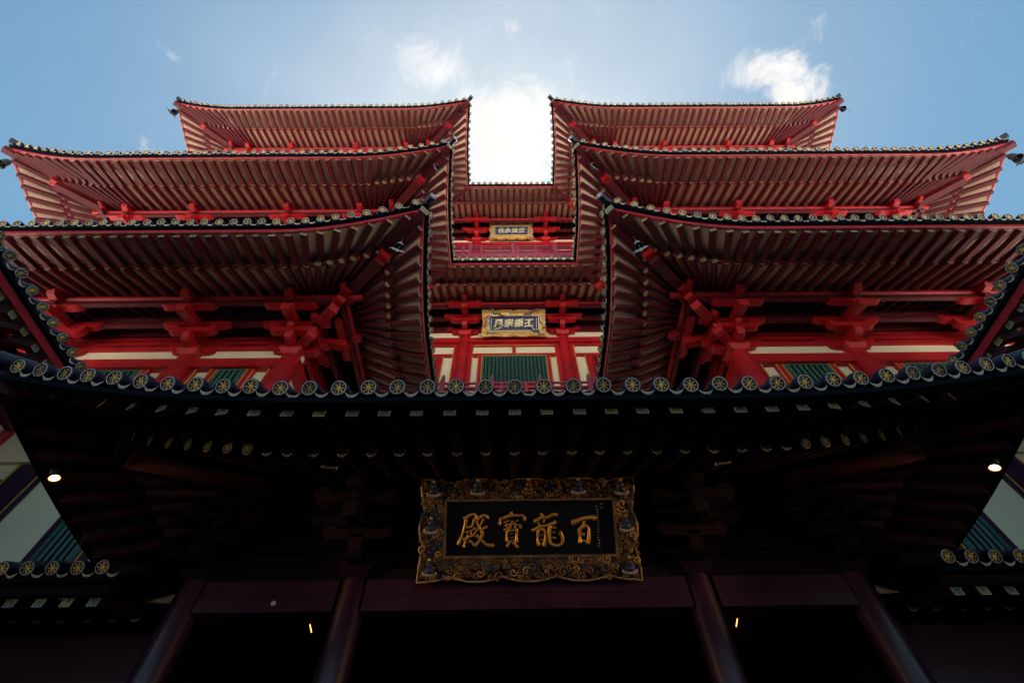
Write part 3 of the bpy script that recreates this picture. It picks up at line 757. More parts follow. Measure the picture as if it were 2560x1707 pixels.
for ti, T in enumerate(TIERS):
    WY, WX, RY, hc, H = T['WY'], T['WX'], T['RY'], T['hc'], T['H']
    walls = MB()
    CXS = CXT[ti]
    base = (20.6, 37.0, 56.6)[ti]; rbase = (20.6, 33.0, 53.0)[ti]; topz = H + 3.6
    yb = 60.0
    for sx in (-1, 1):
        a, b_ = sorted((sx * WX, sx * (XO - 10.45)))
        walls.box(a, b_, WY + .35, WY + .6, base, topz, M_PLASTER)
        a, b_ = sorted((sx * (WX + .35), sx * (WX + .6)))
        walls.box(a, b_, WY + .61, RY + .34, rbase, topz, M_PLASTER)
        a, b_ = sorted((sx * (XO - 10.8), sx * (XO - 11.05)))
        walls.box(a, b_, WY + .61, yb, base, topz, M_PLASTER)
        up = MB(); a, b_ = sorted((sx * (WX + .2), sx * (XO - 10.5)))
        up.box(a, b_, WY + .1, WY + .34, hc + 1.121, topz, M_MAROON)
        a, b_ = sorted((sx * (WX + .2), sx * (WX + .34)))
        up.box(a, b_, WY + .35, RY + .3, hc + 1.12, topz, M_MAROON)
        a, b_ = sorted((sx * .001, sx * (WX + .19)))
        up.box(a, b_, RY + .1, RY + .34, hc + 1.121, topz, M_MAROON)
        up.build('upper_wall_board', temple, off=TO)
        # columns and the beam between their heads
        for ci_, cx in enumerate(CXS): column(sx * cx + CSH[ti][sx][min(ci_, 1)], WY, base, hc, .80)
        fr = MB()
        prev = None
        a, b_ = sorted((sx * (WX - .4), sx * (XO - 10.45)))
        fr.box(a, b_, WY - .26, WY + .34, hc - 1.16, hc - .12, M_RED); fr.box(a, b_, WY - .03, WY + .34, hc - .119, hc + 1.12, M_PLASTER)
        a, b_ = sorted((sx * (WX - .35), sx * (WX + .34)))
        fr.box(a, b_, WY + .3, RY - .3, hc - 1.096, hc - .054, M_RED)
        for i in range(len(CXS) - 1):
            c0, c1 = CXS[i] + sx * CSH[ti][sx][min(i, 1)], CXS[i + 1] + sx * CSH[ti][sx][1]
            h1 = hc - 1.11; h0 = base
            xs = (c0 + .8, c1 - .8); mid0, mid1 = xs[0] + 2.15, xs[1] - 2.15
            def bx(p, q, z0, z1, y0=.06, y1=.34, m=M_RED):
                p, q = sorted((sx * p, sx * q)); fr.box(p, q, WY + y0, WY + y1, z0, z1, m)
            bx(xs[0], xs[0] + .42, h0, h1); bx(xs[1] - .42, xs[1], h0, h1)
            bx(mid0 - .62, mid0, h0, h1, .02); bx(mid1, mid1 + .62, h0, h1, .02)
            for gx in (xs[0] + .45, xs[1] - .45, mid0 - .09, mid1 + .09, mid0 - .55, mid1 + .55): goldline(fr, sx * gx, WY + .03, h0, h1)
            if ti == 0:
                p, q = sorted((sx * mid0, sx * mid1)); win = lattice(temple, p + .002, q - .002, h1 - 5.2, h1 - .001, WY + .04)
                bx(mid0, mid1, h1 - 5.7, h1 - 5.201, .0)
        fr.build("wall_frame", temple, off=TO)
        # recess wall
        a, b_ = sorted((sx * 0.0, sx * WX))
        walls.box(a, b_, RY + .35, RY + .6, rbase, topz, M_PLASTER)
        column(sx * 6.2, RY, rbase, hc, .62)
    walls.build('wall', temple, off=TO)


# recessed middle bay: windows, frames
for ti in (1, 2):
    T = TIERS[ti]; RY, hc, H, WX = T['RY'], T['hc'], T['H'], T['WX']
    fr = MB()
    fr.box(-WX - .3, WX + .3, RY - .22, RY + .34, hc - 1.15, hc - .20, M_RED); fr.box(-WX + .2, WX - .2, RY - .03, RY + .34, hc - .199, hc + 1.12, M_PLASTER)
    fr.box(-WX, WX, RY + .05, RY + .34, hc - 1.55, hc - 1.18, M_RED)
    h1 = hc - 1.55
    hp0 = h1 - 1.75
    for x in (-5.35, 5.35):
        fr.box(x - .28, x + .28, RY + .06, RY + .34, hc - 14, h1, M_RED)
    fr.box(-5.1, 5.1, RY + .04, RY + .34, hp0 - .45, hp0, M_RED)
    fr.box(-.2, .2, RY + .045, RY + .34, hp0, h1, M_RED)
    for x in (-4.08, 4.08): fr.box(x - .27, x + .27, RY + .03, RY + .34, hc - 14, hp0 - .45, M_RED)
    fr.box(-3.8, 3.8, RY + .03, RY + .34, hp0 - 6.9, hp0 - 5.6, M_RED)
    for x in (-3.85, 3.85, -4.32, 4.32, -5.04, 5.04): goldline(fr, x, RY + .04, hc - 12, hp0 - .45)
    goldh(fr, -5.0, 5.0, RY + .05, h1 - .03); goldh(fr, -5.0, 5.0, RY + .04, hp0 + .03); goldh(fr, -3.8, 3.8, RY + .03, hp0 - .42)
    for sx in (-1, 1):
        def bx(p, q, z0, z1, y0=.06, m=M_RED):
            p, q = sorted((sx * p, sx * q)); fr.box(p, q, RY + y0, RY + .34, z0, z1, m)
        bx(6.85, 7.35, hc - 14, h1); bx(7.35, 13, hp0 - .45, hp0, .05); bx(8.55, 9.05, hc - 14, hp0 - .45); bx(11.9, 12.4, hc - 14, hp0 - .45)
        goldline(fr, sx * 7.38, RY + .05, hc - 12, h1); goldline(fr, sx * 8.52, RY + .05, hc - 12, hp0 - .45)
        p, q = sorted((sx * 9.06, sx * 11.89)); lattice(temple, p, q, hp0 - 5.6, hp0 - .46, RY + .05, red=True)
    lattice(temple, -3.80, 3.80, hp0 - 5.6, hp0 - .46, RY + .05, nb=16)
    fr.build("wall_frame", temple, off=TO)

# balconies in front of the middle bay and their railings
def railing(y, h_top, h_bot, xs, tall, x0, x1, slab=None, small=None):
    b = MB()
    b.cyl((x0, y, h_top - .12), (x1, y, h_top - .12), .13, M_RAIL, 8)
    b.box(x0, x1, y - .12, y + .12, h_top - .95, h_top - .72, M_RAIL)
    b.box(x0, x1, y - .14, y + .14, h_bot, h_bot + .32, M_RAIL)
    for i in range(int((x1 - x0) / 2.33) + 1):
        x = x0 + .3 + i * 2.33; b.box(x - .13, x + .13, y - .1, y + .1, h_bot + .3, h_top - .2, M_RAIL)
    z = h_bot + .6
    while z < h_top - 1.1: b.box(x0, x1, y - .03, y + .03, z, z + .12, M_RAIL); z += .38
    rail = b.build("railing", temple, off=TO)
    for x in xs:
        c = MB(); c.box(x - .22, x + .22, y - .22, y + .22, h_bot - .2, h_top + .25, M_RAIL)
        c.lathe([(.20, h_top + .25), (.22, h_top + .4), (.14, h_top + .5), (.19, h_top + .72), (.15, h_top + .95), (.05, h_top + 1.2), (.0, h_top + 1.35)], M_GILTD, 10, (x, y, 0))
        c.build("railing_post", rail, off=TO)
railing(28.9, 35.5, 32.9, (-7.0, -2.33, 2.33, 7.0), True, -11, 11)
railing(24.9, 58.7, 55.7, (-5.5, 0.0, 5.5), True, -9, 9)
bal = MB(); base_ = MB(); bal.box(-16, 16, 24.6, 28.6, 54.9, 55.68, M_RAIL); base_.box(-15.5, 15.5, 24.85, 25.2, 52.9, 54.9, M_PLASTER)
bal.build("balcony", temple, off=TO); base_.build("balcony_base", temple, off=TO)

# ---- porch: its own roof over the entrance, part of the temple
DP, HP_, PXL = 10.36, 12.46, 19.2
pe = [Edge((-PXL, DP, 0), (1, 0, 0), (0, 1, 0), 2 * PXL, 'c', 'c', HP_, 1.6, 13, dz=.5),
      Edge((-PXL, 24.0, 0), (0, -1, 0), (1, 0, 0), 24.0 - DP, 'o', 'c', HP_, 1.6, 13, dz=.5),
      Edge((PXL, DP, 0), (0, 1, 0), (-1, 0, 0), 24.0 - DP, 'c', 'o', HP_, 1.6, 13, dz=.5)]
pb = MB()
PC = [7.6, 14.6]; YC = 20.9; PH = 11.55
for m, w, z0, z1 in ((9.4, .42, HP_ + 1.6, HP_ + 2.1), (10.54, .6, 11.56, 12.1), (10.54, .5, 13.0, 13.6), (10.6, .4, 14.2, 14.9)):
    y = DP + m; pb.box(-14.6, 14.6, y - w / 2, y + w / 2, z0, z1, M_DARK)
proof = pb.build("roof", temple, off=TO); proof['label'] = "dark entrance roof edged with large round end tiles"
make_roof(proof, TO, pe, 13.2, tr_t, tr_r, hips=True, pal=(M_HALLR, M_NAVY, M_HALLR, M_HALLR))  # dark palette: shade under the porch painted into rafters and boards
emit_records(tr_t, tr_r, temple, TO)
for sx in (-1, 1):
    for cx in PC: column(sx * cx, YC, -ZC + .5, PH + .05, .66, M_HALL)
bm = MB()
for a, b_ in ((-14.0, -8.2), (-7.0, 7.0), (8.2, 14.0)):
    bm.box(a, b_, YC - .42, YC + .3, 10.22, 10.87, M_HALL); bm.box(a, b_, YC - .40, YC + .3, 10.90, 11.55, M_HALL)
bm.build("beam", temple, off=TO)
pl = MB()
for cx in PC:
    for sx in (-1, 1): pl.box(sx * cx - .95, sx * cx + .95, YC - .95, YC + .95, -ZC + .01, -ZC + .5, M_STONE)
pl.build("column_base", temple, off=TO)
for sx in (-1, 1):
    for cx in PC:
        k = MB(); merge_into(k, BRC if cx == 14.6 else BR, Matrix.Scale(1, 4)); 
        k.mats = [M_DARK for m_ in k.mats]  # porch gloom painted in: whole bracket takes the near-black tone
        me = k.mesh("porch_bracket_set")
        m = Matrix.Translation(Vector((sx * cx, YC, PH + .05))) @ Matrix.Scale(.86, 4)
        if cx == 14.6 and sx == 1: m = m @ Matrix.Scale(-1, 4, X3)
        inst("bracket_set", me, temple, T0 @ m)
# dark infill above the entrance beams, hall ceiling, inner walls, doorway wall left and right
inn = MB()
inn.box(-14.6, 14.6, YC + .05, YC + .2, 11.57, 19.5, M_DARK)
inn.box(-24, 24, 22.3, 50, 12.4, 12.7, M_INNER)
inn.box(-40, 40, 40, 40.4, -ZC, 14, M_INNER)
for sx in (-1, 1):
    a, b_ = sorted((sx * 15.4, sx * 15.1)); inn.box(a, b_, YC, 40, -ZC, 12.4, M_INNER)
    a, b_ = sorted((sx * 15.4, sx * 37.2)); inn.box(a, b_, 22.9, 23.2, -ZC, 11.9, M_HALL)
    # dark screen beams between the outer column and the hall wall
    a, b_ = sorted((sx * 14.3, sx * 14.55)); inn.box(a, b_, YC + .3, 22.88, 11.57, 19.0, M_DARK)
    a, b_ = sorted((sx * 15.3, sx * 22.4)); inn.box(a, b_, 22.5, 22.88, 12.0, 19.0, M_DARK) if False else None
inn.build("inner_wall", temple, off=TO)

# ---- storey seen beside the porch: plaster, green lattice, lower lean-to roof
for sx in (-1, 1):
    fr = MB(); Y = 22.95
    def bx(p, q, z0, z1, y0=0.0, m=M_RED):
        p, q = sorted((sx * p, sx * q)); fr.box(p, q, Y + y0 - .12, Y + .02 - y0 * 0, z0, z1, m)
    p, q = sorted((sx * 15.5, sx * 37.2)); fr.box(p, q, Y + .035, Y + .3, 11.5, 22.3, M_PLASTER)
    for a, b_ in ((25.10, 25.62), (22.35, 22.88), (28.78, 29.25), (30.55, 31.0), (15.6, 16.4)): bx(a, b_, 11.5, 20.5, .0, M_HALL)
    bx(29.26, 30.54, 11.5, 20.5, .04, M_HALL)
    for gx in (25.16, 22.82, 29.1, 30.9): goldline(fr, sx * gx, Y - .14, 11.5, 20.5)
    bx(31.0, 34.5, 18.9, 19.3, .0, M_HALL)
    fr.build("side_wall", temple, off=TO)
    p, q = sorted((sx * 22.89, sx * 25.09)); lattice(temple, p, q, 11.6, 20.4, Y - .24, nb=5)
    p, q = sorted((sx * 31.02, sx * 34.4)); lattice(temple, p, q, 11.6, 18.88, Y - .24, nb=7)
    le = Edge((sx * 16.6, 18.3, 0), (sx, 0, 0), (0, 1, 0), 20.0, 'o', 'o', 10.95, 0)
    if sx == -1: le = Edge((-36.6, 18.3, 0), (1, 0, 0), (0, 1, 0), 20.0, 'o', 'o', 10.95, 0)
    lb = MB(); lb.box(*sorted((sx * 16.6, sx * 36.6)), 21.9, 22.3, 10.4, 11.3, M_DARK)
    lroof = lb.build("roof", temple, off=TO); lroof['label'] = "low lean-to roof at the %s side of the entrance" % ("left" if sx < 0 else "right")
    lt, lr = [], []
    make_roof(lroof, TO, [le], 4.55, lt, lr, pal=(M_DARK, M_NAVY, M_DARK, M_DARK))  # shade beneath the lean-to is painted into its timbers and boards
    rest = MB()
    for p_, mt_, rf in lt: merge_into(rest, TILE, mt_)
    rest.build("tile_row", lroof, off=TO)
    rest = MB()
    for p_, b_, rf in lr: merge_into(rest, b_, Matrix.Identity(4))
    rest.build("rafter_row", lroof, off=TO)

# ------------------------------------------------------------------ side pavilions projecting towards the camera
for sx in (-1, 1):
    PO = (sx * 36.4, 8.0, -ZC)
    side = "left" if sx < 0 else "right"
    pav = thing("side_pavilion", "dark-soffited pavilion whose tiled eave runs in from the %s edge towards the temple wall" % side, "pavilion", PO, "pavilions flanking the courtyard")
    b = MB(); b.cyl((sx * 32.7, -3, 23.4), (sx * 32.7, 21.9, 23.4), .33, M_MAROON, 10)
    b.box(*sorted((sx * 32.5, sx * 32.9)), -3, 21.9, 22.4, 23.1, M_MAROON)
    roof = b.build("roof", pav, off=PO)
    if sx < 0: e = Edge((-25.64, -8.0 + 0.06, 0), (0, 1, 0), (-1, 0, 0), 26.2, 'c', 'o', 22.45, 3.5)
    else: e = Edge((25.64, 18.45, 0), (0, -1, 0), (1, 0, 0), 26.2 + .25, 'o', 'c', 22.45, 3.5)
    lt, lr = [], []
    make_roof(roof, PO, [e], 9.5, lt, lr)
    emit_records(lt, lr, pav, PO, 12, 12)
    wb = MB(); wb.box(*sorted((sx * 36.4, sx * 36.8)), -4, 22.88, -ZC + .02, 25, M_INNER); wb.box(*sorted((sx * 36.4, sx * 46)), -4.4, -4.01, -ZC + .02, 24, M_MAROON)
    wb.build("wall", pav, off=PO)
    for y in (-3.5, 4.5, 12.5): column(sx * 36.1, y, -ZC + .02, 22.2, .7, M_MAROON, "column", pav, PO)

M_CARVD = mat('dark_carved_ground', (0.055, 0.030, 0.034), .45, metal=.2, var=.5, scale=6, bump=.4)
# ------------------------------------------------------------------ name plaques
def smooth_line(pts, k=5):
    P = [Vector(p) for p in pts]
    if len(P) == 2: return [P[0].lerp(P[1], i / 3) for i in range(4)]
    o = []
    for i in range(len(P) - 1):
        a, b, c, d = P[max(i - 1, 0)], P[i], P[i + 1], P[min(i + 2, len(P) - 1)]
        for j in range(k):
            t = j / k; o.append(0.5 * ((2 * b) + (c - a) * t + (2 * a - 5 * b + 4 * c - d) * t * t + (3 * b - a - 3 * c + d) * t ** 3))
    o.append(P[-1]); return o
def brush(b, w, pts, m, zt=0.0):
    """rounded raised stroke in the local u,v plane (normal = +z); w half width"""
    L_ = smooth_line([(p[0], p[1], 0) for p in pts]); n = len(L_); prof = [(-1, 0), (-.8, .55), (-.35, .9), (.35, .9), (.8, .55), (1, 0)]; P = []
    for i, c in enumerate(L_):
        d = (L_[min(i + 1, n - 1)] - L_[max(i - 1, 0)]).normalized(); s_ = Vector((-d.y, d.x, 0)); f = i / (n - 1)
        ww = w * (0.72 + 0.45 * abs(math.cos(math.pi * f)) ** 1.5)
        if i == 0 or i == n - 1: ww *= .45
        for a, q in prof: P.append(c + s_ * a * ww + Vector((0, 0, zt + q * ww * (1.0 if 0 < i < n - 1 else .5))))
    k = len(prof)
    b.add(P, [(i * k + j, i * k + j + 1, (i + 1) * k + j + 1, (i + 1) * k + j) for i in range(n - 1) for j in range(k - 1)], m, True)
    b.add(P[:k], [tuple(range(k))], m); b.add(P[-k:], [tuple(range(k))[::-1]], m)
def text_mb(s, size, m, depth=0.05, bold=0.02):
    cu = bpy.data.curves.new("t", 'FONT'); cu.body = s; cu.size = size; cu.extrude = depth; cu.offset = bold; cu.align_x = 'CENTER'; cu.align_y = 'CENTER'
    cu.bevel_depth = 0.015; cu.resolution_u = 3
    o = bpy.data.objects.new("t", cu); COL.objects.link(o); bpy.context.view_layer.update()
    me = bpy.data.meshes.new_from_object(o.evaluated_get(bpy.context.evaluated_depsgraph_get()))
    b = MB(); b.add([tuple(v.co) for v in me.vertices], [tuple(p.vertices) for p in me.polygons], m)
    bpy.data.objects.remove(o); bpy.data.curves.remove(cu); bpy.data.meshes.remove(me)
    return b
def scallop(Wd, Hh, lobes_x, lobes_y, dep, n=10, corner=None):
    """outline of a carved frame with lobed sides, counter-clockwise from bottom-left"""
    P = []
    def side(a, b, nrm, cuts):
        a, b = Vector(a), Vector(b)
        for (f0, f1) in zip(cuts[:-1], cuts[1:]):
            for i in range(n):
                f = i / n; t = f0 + (f1 - f0) * f
                if f0 == 0: s_ = 1 - max(0, f) ** 2 * 1.0
                elif f1 == 1: s_ = 1 - (1 - f) ** 2
                else: s_ = (1 - abs(2 * f - 1) ** 2.2)
                rip = 0.10 * abs(math.sin(f * math.pi * 3.5))
                P.append(a.lerp(b, t) - nrm * dep * (1 - s_ + rip))
    side((0, 0), (Wd, 0), Vector((0, -1)), lobes_x); side((Wd, 0), (Wd, Hh), Vector((1, 0)), lobes_y)
    side((Wd, Hh), (0, Hh), Vector((0, 1)), lobes_x); side((0, Hh), (0, 0), Vector((-1, 0)), lobes_y)
    return [(p.x, p.y) for p in P]
def plaque_thing(name_label, BL, TLp, Wd, inner, lobes, dep, mats, seed, group, nsw=120, thick=.35, dark=False):
    """returns (root, u,v,n matrix in units relative to origin, H)"""
    BLv, TLv = Vector(BL), Vector(TLp); u = X3v = Vector((1, 0, 0)); v = (TLv - BLv).normalized(); n = u.cross(v); Hh = (TLv - BLv).length
    if n.y > 0: n = -n
    root = thing("name_plaque", name_label, "name plaque", BL, group)
    F = frame((0, 0, 0), u, v, n)
    def put(mb, nm, par, name_off=(0, 0, 0)):
        c = MB(); merge_into(c, mb, F); return c.build(nm, par)
    ol = scallop(Wd, Hh, lobes[0], lobes[1], dep)
    u0, v0, u1, v1 = inner
    fb = MB(); k = len(ol)
    # carved frame body as a ring: outline (bottom & top) to the inner rectangle
    def innerpt(p):
        c = (Wd / 2, Hh / 2); 
        x = min(max(p[0], u0), u1); y = min(max(p[1], v0), v1)
        return (x, y)
    A = [(p[0], p[1], -thick) for p in ol] + [(p[0], p[1], 0.0) for p in ol] + [((p[0] + innerpt(p)[0]) / 2, (p[1] + innerpt(p)[1]) / 2, .10) for p in ol] + [(*innerpt(p), 0.03) for p in ol]
    F_s = []
    for i in range(k):
        j = (i + 1) % k
        for L_ in range(3): F_s.append((L_ * k + i, L_ * k + j, (L_ + 1) * k + j, (L_ + 1) * k + i))
    fb.add(A, F_s, mats['body'], False); fb.add(A[:k], [tuple(range(k))[::-1]], mats['body'])
    fb.tube([(*p, 0.06) for p in ol] + [(*ol[0], .06)], mats['rimr'], mats['rim'], 6)
    rnd = random.Random(seed)
    # cloud scrolls
    placed = []
    tries = 0
    while len(placed) < nsw and tries < 6000:
        tries += 1
        x, y = rnd.uniform(.1, Wd - .1), rnd.uniform(.08, Hh - .08)
        r = rnd.uniform(.10, .21) * mats['sc']
        if u0 - r * .8 < x < u1 + r * .8 and v0 - r * .8 < y < v1 + r * .8: continue
        edge = min(x, Wd - x, y, Hh - y)
        if edge < r * .7 + dep * .2: continue
        if any((x - a) ** 2 + (y - b_) ** 2 < (r + c) ** 2 * .42 for a, b_, c in placed): continue
        placed.append((x, y, r))
        sgn = rnd.choice((-1, 1)); a0 = rnd.uniform(0, 6.28); P = []
        for i in range(13):
            f = i / 12; t = a0 + sgn * f * 7.6; rr = r * (1 - f * .8); P.append((x + rr * math.cos(t), y + rr * math.sin(t), .10 + .07 * f))
        mt = rnd.choices([mats['c0'], mats['c1'], mats['c2'], mats['c3']], mats['wt'])[0]
        fb.tube(P, [r * .23 * (1 - .4 * i / 12) for i in range(13)], mt, 5)
        fb.sphere((x, y, .17), r * .26, mats['c0'], 6, 4)
    frm = put(fb, "carved_frame", root)
    # inner moulding and board
    mo = MB()
    w = mats['mw']
    for a in ((u0 - w, u1 + w, v0 - w, v0), (u0 - w, u1 + w, v1, v1 + w), (u0 - w, u0, v0, v1), (u1, u1 + w, v0, v1)):
        mo.box(a[0], a[1], a[2], a[3], -.05, .16, mats['mould'])
    put(mo, "moulding", root)
    pb_ = MB(); pb_.box(u0 - .02, u1 + .02, v0 - .02, v1 + .02, -.12, -.02, mats['board']); put(pb_, "board", root)
    return root, put, Hh, placed, frm
STROKES = [(0.061,[(1.96,2.56),(2.13,2.65),(2.33,2.75),(2.5,2.73),(2.51,2.61),(2.42,2.48)]),
(0.064,[(2.07,2.55),(2.05,2.38),(1.99,2.13),(1.9,1.88),(1.82,1.68),(1.74,1.47)]),
(0.046,[(2.42,2.53),(2.36,2.31),(2.26,2.2)]),
(0.051,[(2.11,2.19),(2.27,2.24),(2.42,2.31)]),
(0.037,[(2.06,1.98),(2.28,2.06),(2.52,2.18)]),
(0.034,[(2.31,2.03),(2.29,1.84)]),
(0.052,[(1.94,1.69),(2.15,1.77),(2.35,1.86),(2.48,1.92)]),
(0.043,[(2.15,1.91),(2.12,1.66)]),
(0.058,[(2.09,1.65),(2.02,1.51),(1.98,1.39)]),
(0.051,[(2.23,1.66),(2.37,1.55),(2.45,1.46)]),
(0.058,[(2.54,2.51),(2.71,2.64),(2.87,2.7),(3.02,2.66),(3.03,2.57)]),
(0.046,[(2.54,2.48),(2.59,2.33),(2.66,2.22)]),
(0.04,[(2.87,2.56),(2.77,2.4),(2.69,2.26)]),
(0.058,[(2.73,2.1),(2.88,2.16),(3.04,2.23)]),
(0.043,[(2.69,2.26),(2.71,2.06)]),
(0.038,[(2.66,2.18),(2.54,2.06),(2.45,1.92)]),
(0.058,[(2.78,2.06),(2.8,1.9),(2.75,1.76),(2.65,1.61),(2.55,1.51),(2.47,1.43)]),
(0.055,[(2.55,1.89),(2.68,1.75),(2.82,1.63),(2.97,1.5),(3.15,1.46),(3.34,1.46)]),
(0.069,[(4.07,2.82),(4.12,2.72),(4.12,2.65)]),
(0.064,[(3.66,2.61),(3.6,2.44),(3.56,2.3)]),
(0.055,[(3.73,2.57),(3.95,2.65),(4.2,2.69),(4.46,2.68),(4.62,2.67),(4.72,2.55),(4.64,2.5)]),
(0.025,[(3.76,2.38),(3.9,2.44),(4.02,2.47)]),
(0.028,[(3.78,2.23),(3.88,2.28),(4.03,2.31)]),
(0.04,[(3.76,2.06),(3.88,2.13),(4.03,2.2)]),
(0.025,[(3.88,2.36),(3.88,2.14)]),
(0.034,[(4.18,2.46),(4.1,2.36),(4.01,2.23)]),
(0.028,[(4.28,2.44),(4.44,2.48)]),
(0.031,[(4.12,2.32),(4.33,2.35)]),
(0.025,[(4.08,2.29),(4.08,2.12)]),
(0.037,[(4.32,2.32),(4.23,2.14)]),
(0.023,[(4.38,2.29),(4.55,2.26),(4.53,2.15),(4.45,2.23)]),
(0.052,[(4.05,2.11),(3.93,2.01),(3.89,1.86),(3.89,1.67),(3.94,1.6)]),
(0.064,[(4.28,2.13),(4.35,2.01),(4.33,1.79),(4.32,1.53)]),
(0.018,[(4.01,1.89),(4.19,1.93)]),
(0.018,[(4.01,1.74),(4.21,1.79)]),
(0.02,[(4.01,1.63),(4.19,1.67)]),
(0.031,[(4.05,2.04),(4.26,2.07)]),
(0.055,[(4.07,1.6),(3.97,1.51),(3.89,1.37)]),
(0.055,[(4.17,1.58),(4.26,1.47),(4.35,1.38),(4.42,1.41)]),
(0.067,[(5.42,2.77),(5.47,2.69),(5.55,2.62)]),
(0.06,[(5.1,2.4),(5.3,2.51),(5.5,2.59),(5.7,2.59),(5.97,2.69),(6.19,2.7)]),
(0.047,[(5.3,2.38),(5.38,2.26)]),
(0.043,[(5.59,2.52),(5.55,2.35)]),
(0.057,[(5.01,2.03),(5.2,2.11),(5.4,2.21),(5.69,2.24),(5.84,2.29),(6.06,2.35)]),
(0.043,[(6.03,2.46),(6.11,2.32)]),
(0.06,[(5.32,2.08),(5.28,1.87),(5.26,1.61),(5.32,1.4)]),
(0.06,[(5.47,2.08),(5.58,2.04),(5.61,1.84),(5.58,1.6),(5.52,1.37)]),
(0.025,[(5.35,1.84),(5.52,1.87)]),
(0.025,[(5.35,1.66),(5.51,1.67)]),
(0.025,[(5.38,1.5),(5.52,1.52)]),
(0.043,[(5.34,2.1),(5.58,2.11)]),
(0.064,[(5.84,2.28),(5.79,1.97),(5.79,1.68),(5.83,1.52),(6.03,1.42),(6.24,1.44),(6.36,1.54),(6.37,1.73),(6.31,1.88),(6.25,1.99)]),
(0.043,[(5.91,2.16),(6.1,2.15)]),
(0.04,[(5.9,1.95),(6.07,1.98)]),
(0.043,[(5.89,1.75),(6.1,1.72)]),
(0.092,[(6.79,2.36),(6.91,2.37),(7.09,2.44),(7.34,2.53),(7.61,2.55),(7.83,2.54),(7.9,2.48)]),
(0.054,[(7.39,2.43),(7.34,2.28),(7.26,2.18),(7.15,2.09)]),
(0.07,[(7.15,2.11),(7.13,1.89),(7.14,1.67),(7.15,1.5)]),
(0.072,[(7.22,2.14),(7.37,2.21),(7.5,2.17),(7.56,2.05),(7.55,1.83),(7.52,1.61),(7.47,1.46)]),
(0.043,[(7.21,1.95),(7.24,1.84),(7.37,1.89)]),
(0.05,[(7.17,1.58),(7.32,1.6),(7.48,1.53)])]
GD = dict(body=M_CARVD, rim=M_GILT, rimr=.042, c0=M_GILTD, c1=M_GILT, c2=M_CARVB, c3=M_CARVR, wt=(6, 1.5, 1.6, .5), sc=1.0, mould=M_GILTD, mw=.09, board=M_NAVY)
lx = [0, 1.45 / 9.75, 3.7 / 9.75, 6.05 / 9.75, 8.3 / 9.75, 1]; ly = [0, .33, .66, 1]
root, put, Hh, pl_, frm = plaque_thing("largest plaque, dark board with raised gold characters above the entrance beam", (-4.75, 20.2, 11.23), (-4.75, 17.6, 14.65), 9.75, (1.2, 1.05, 8.7, 3.3), (lx, ly), .21, GD, 5, "carved name plaques", 330)
groups = [(0, 18), (18, 39), (39, 55), (55, 61)]
for a, b_ in groups:
    c = MB()
    for w, pts in STROKES[a:b_]: brush(c, w * 1.18, pts, M_CHAR, -.02)
    put(c, "character", root)
c = MB(); rnd = random.Random(3)
for i in range(15):                                     # the fine illegible inscription column
    y = 3.02 - i * .118
    for j in range(4):
        x = 7.98 + rnd.uniform(-.04, .04); a = rnd.uniform(0, 3.14); d_ = .03
        brush(c, .008, [(x - d_ * math.cos(a), y - d_ * math.sin(a)), (x + d_ * math.cos(a), y + d_ * math.sin(a))], M_CREAMLINE, -.018)
for i in range(2):
    y = 3.12 - i * .15
    for j in range(5):
        x = 8.2 + rnd.uniform(-.05, .05); a = rnd.uniform(0, 3.14); d_ = .045
        brush(c, .010, [(x - d_ * math.cos(a), y - d_ * math.sin(a)), (x + d_ * math.cos(a), y + d_ * math.sin(a))], M_CREAMLINE, -.018)
put(c, "inscription", root)
# painted figures' places on the frame: small lotus seats with a rounded seated form
def seat_fig(b, x, y, s_, mats_):
    for i in range(7):
        t = math.pi * (i / 6); b.sphere((x + .20 * s_ * math.cos(t), y - .10 * s_ - .05 * s_ * math.sin(t), .22), .075 * s_, mats_[0], 6, 4)
    b.sphere((x, y, .24), .16 * s_, mats_[1], 8, 5, (1.15, .8, .8)); b.sphere((x, y + .17 * s_, .25), .11 * s_, mats_[1], 8, 5, (1, 1.1, .8)); b.sphere((x, y + .33 * s_, .27), .065 * s_, mats_[2], 7, 5)
for x, y in ((.62, 3.75), (2.6, 3.8), (4.9, 3.8), (7.15, 3.8), (9.1, 3.75), (.55, 2.2), (9.2, 2.2), (.55, .5), (9.2, .5)):
    f = MB(); seat_fig(f, x, y, 1.25, (M_CARVW, M_CARVB, M_GILT) if x != 4.9 else (M_GILTD, M_GILTD, M_GILT)); put(f, "carved_figure", frm)

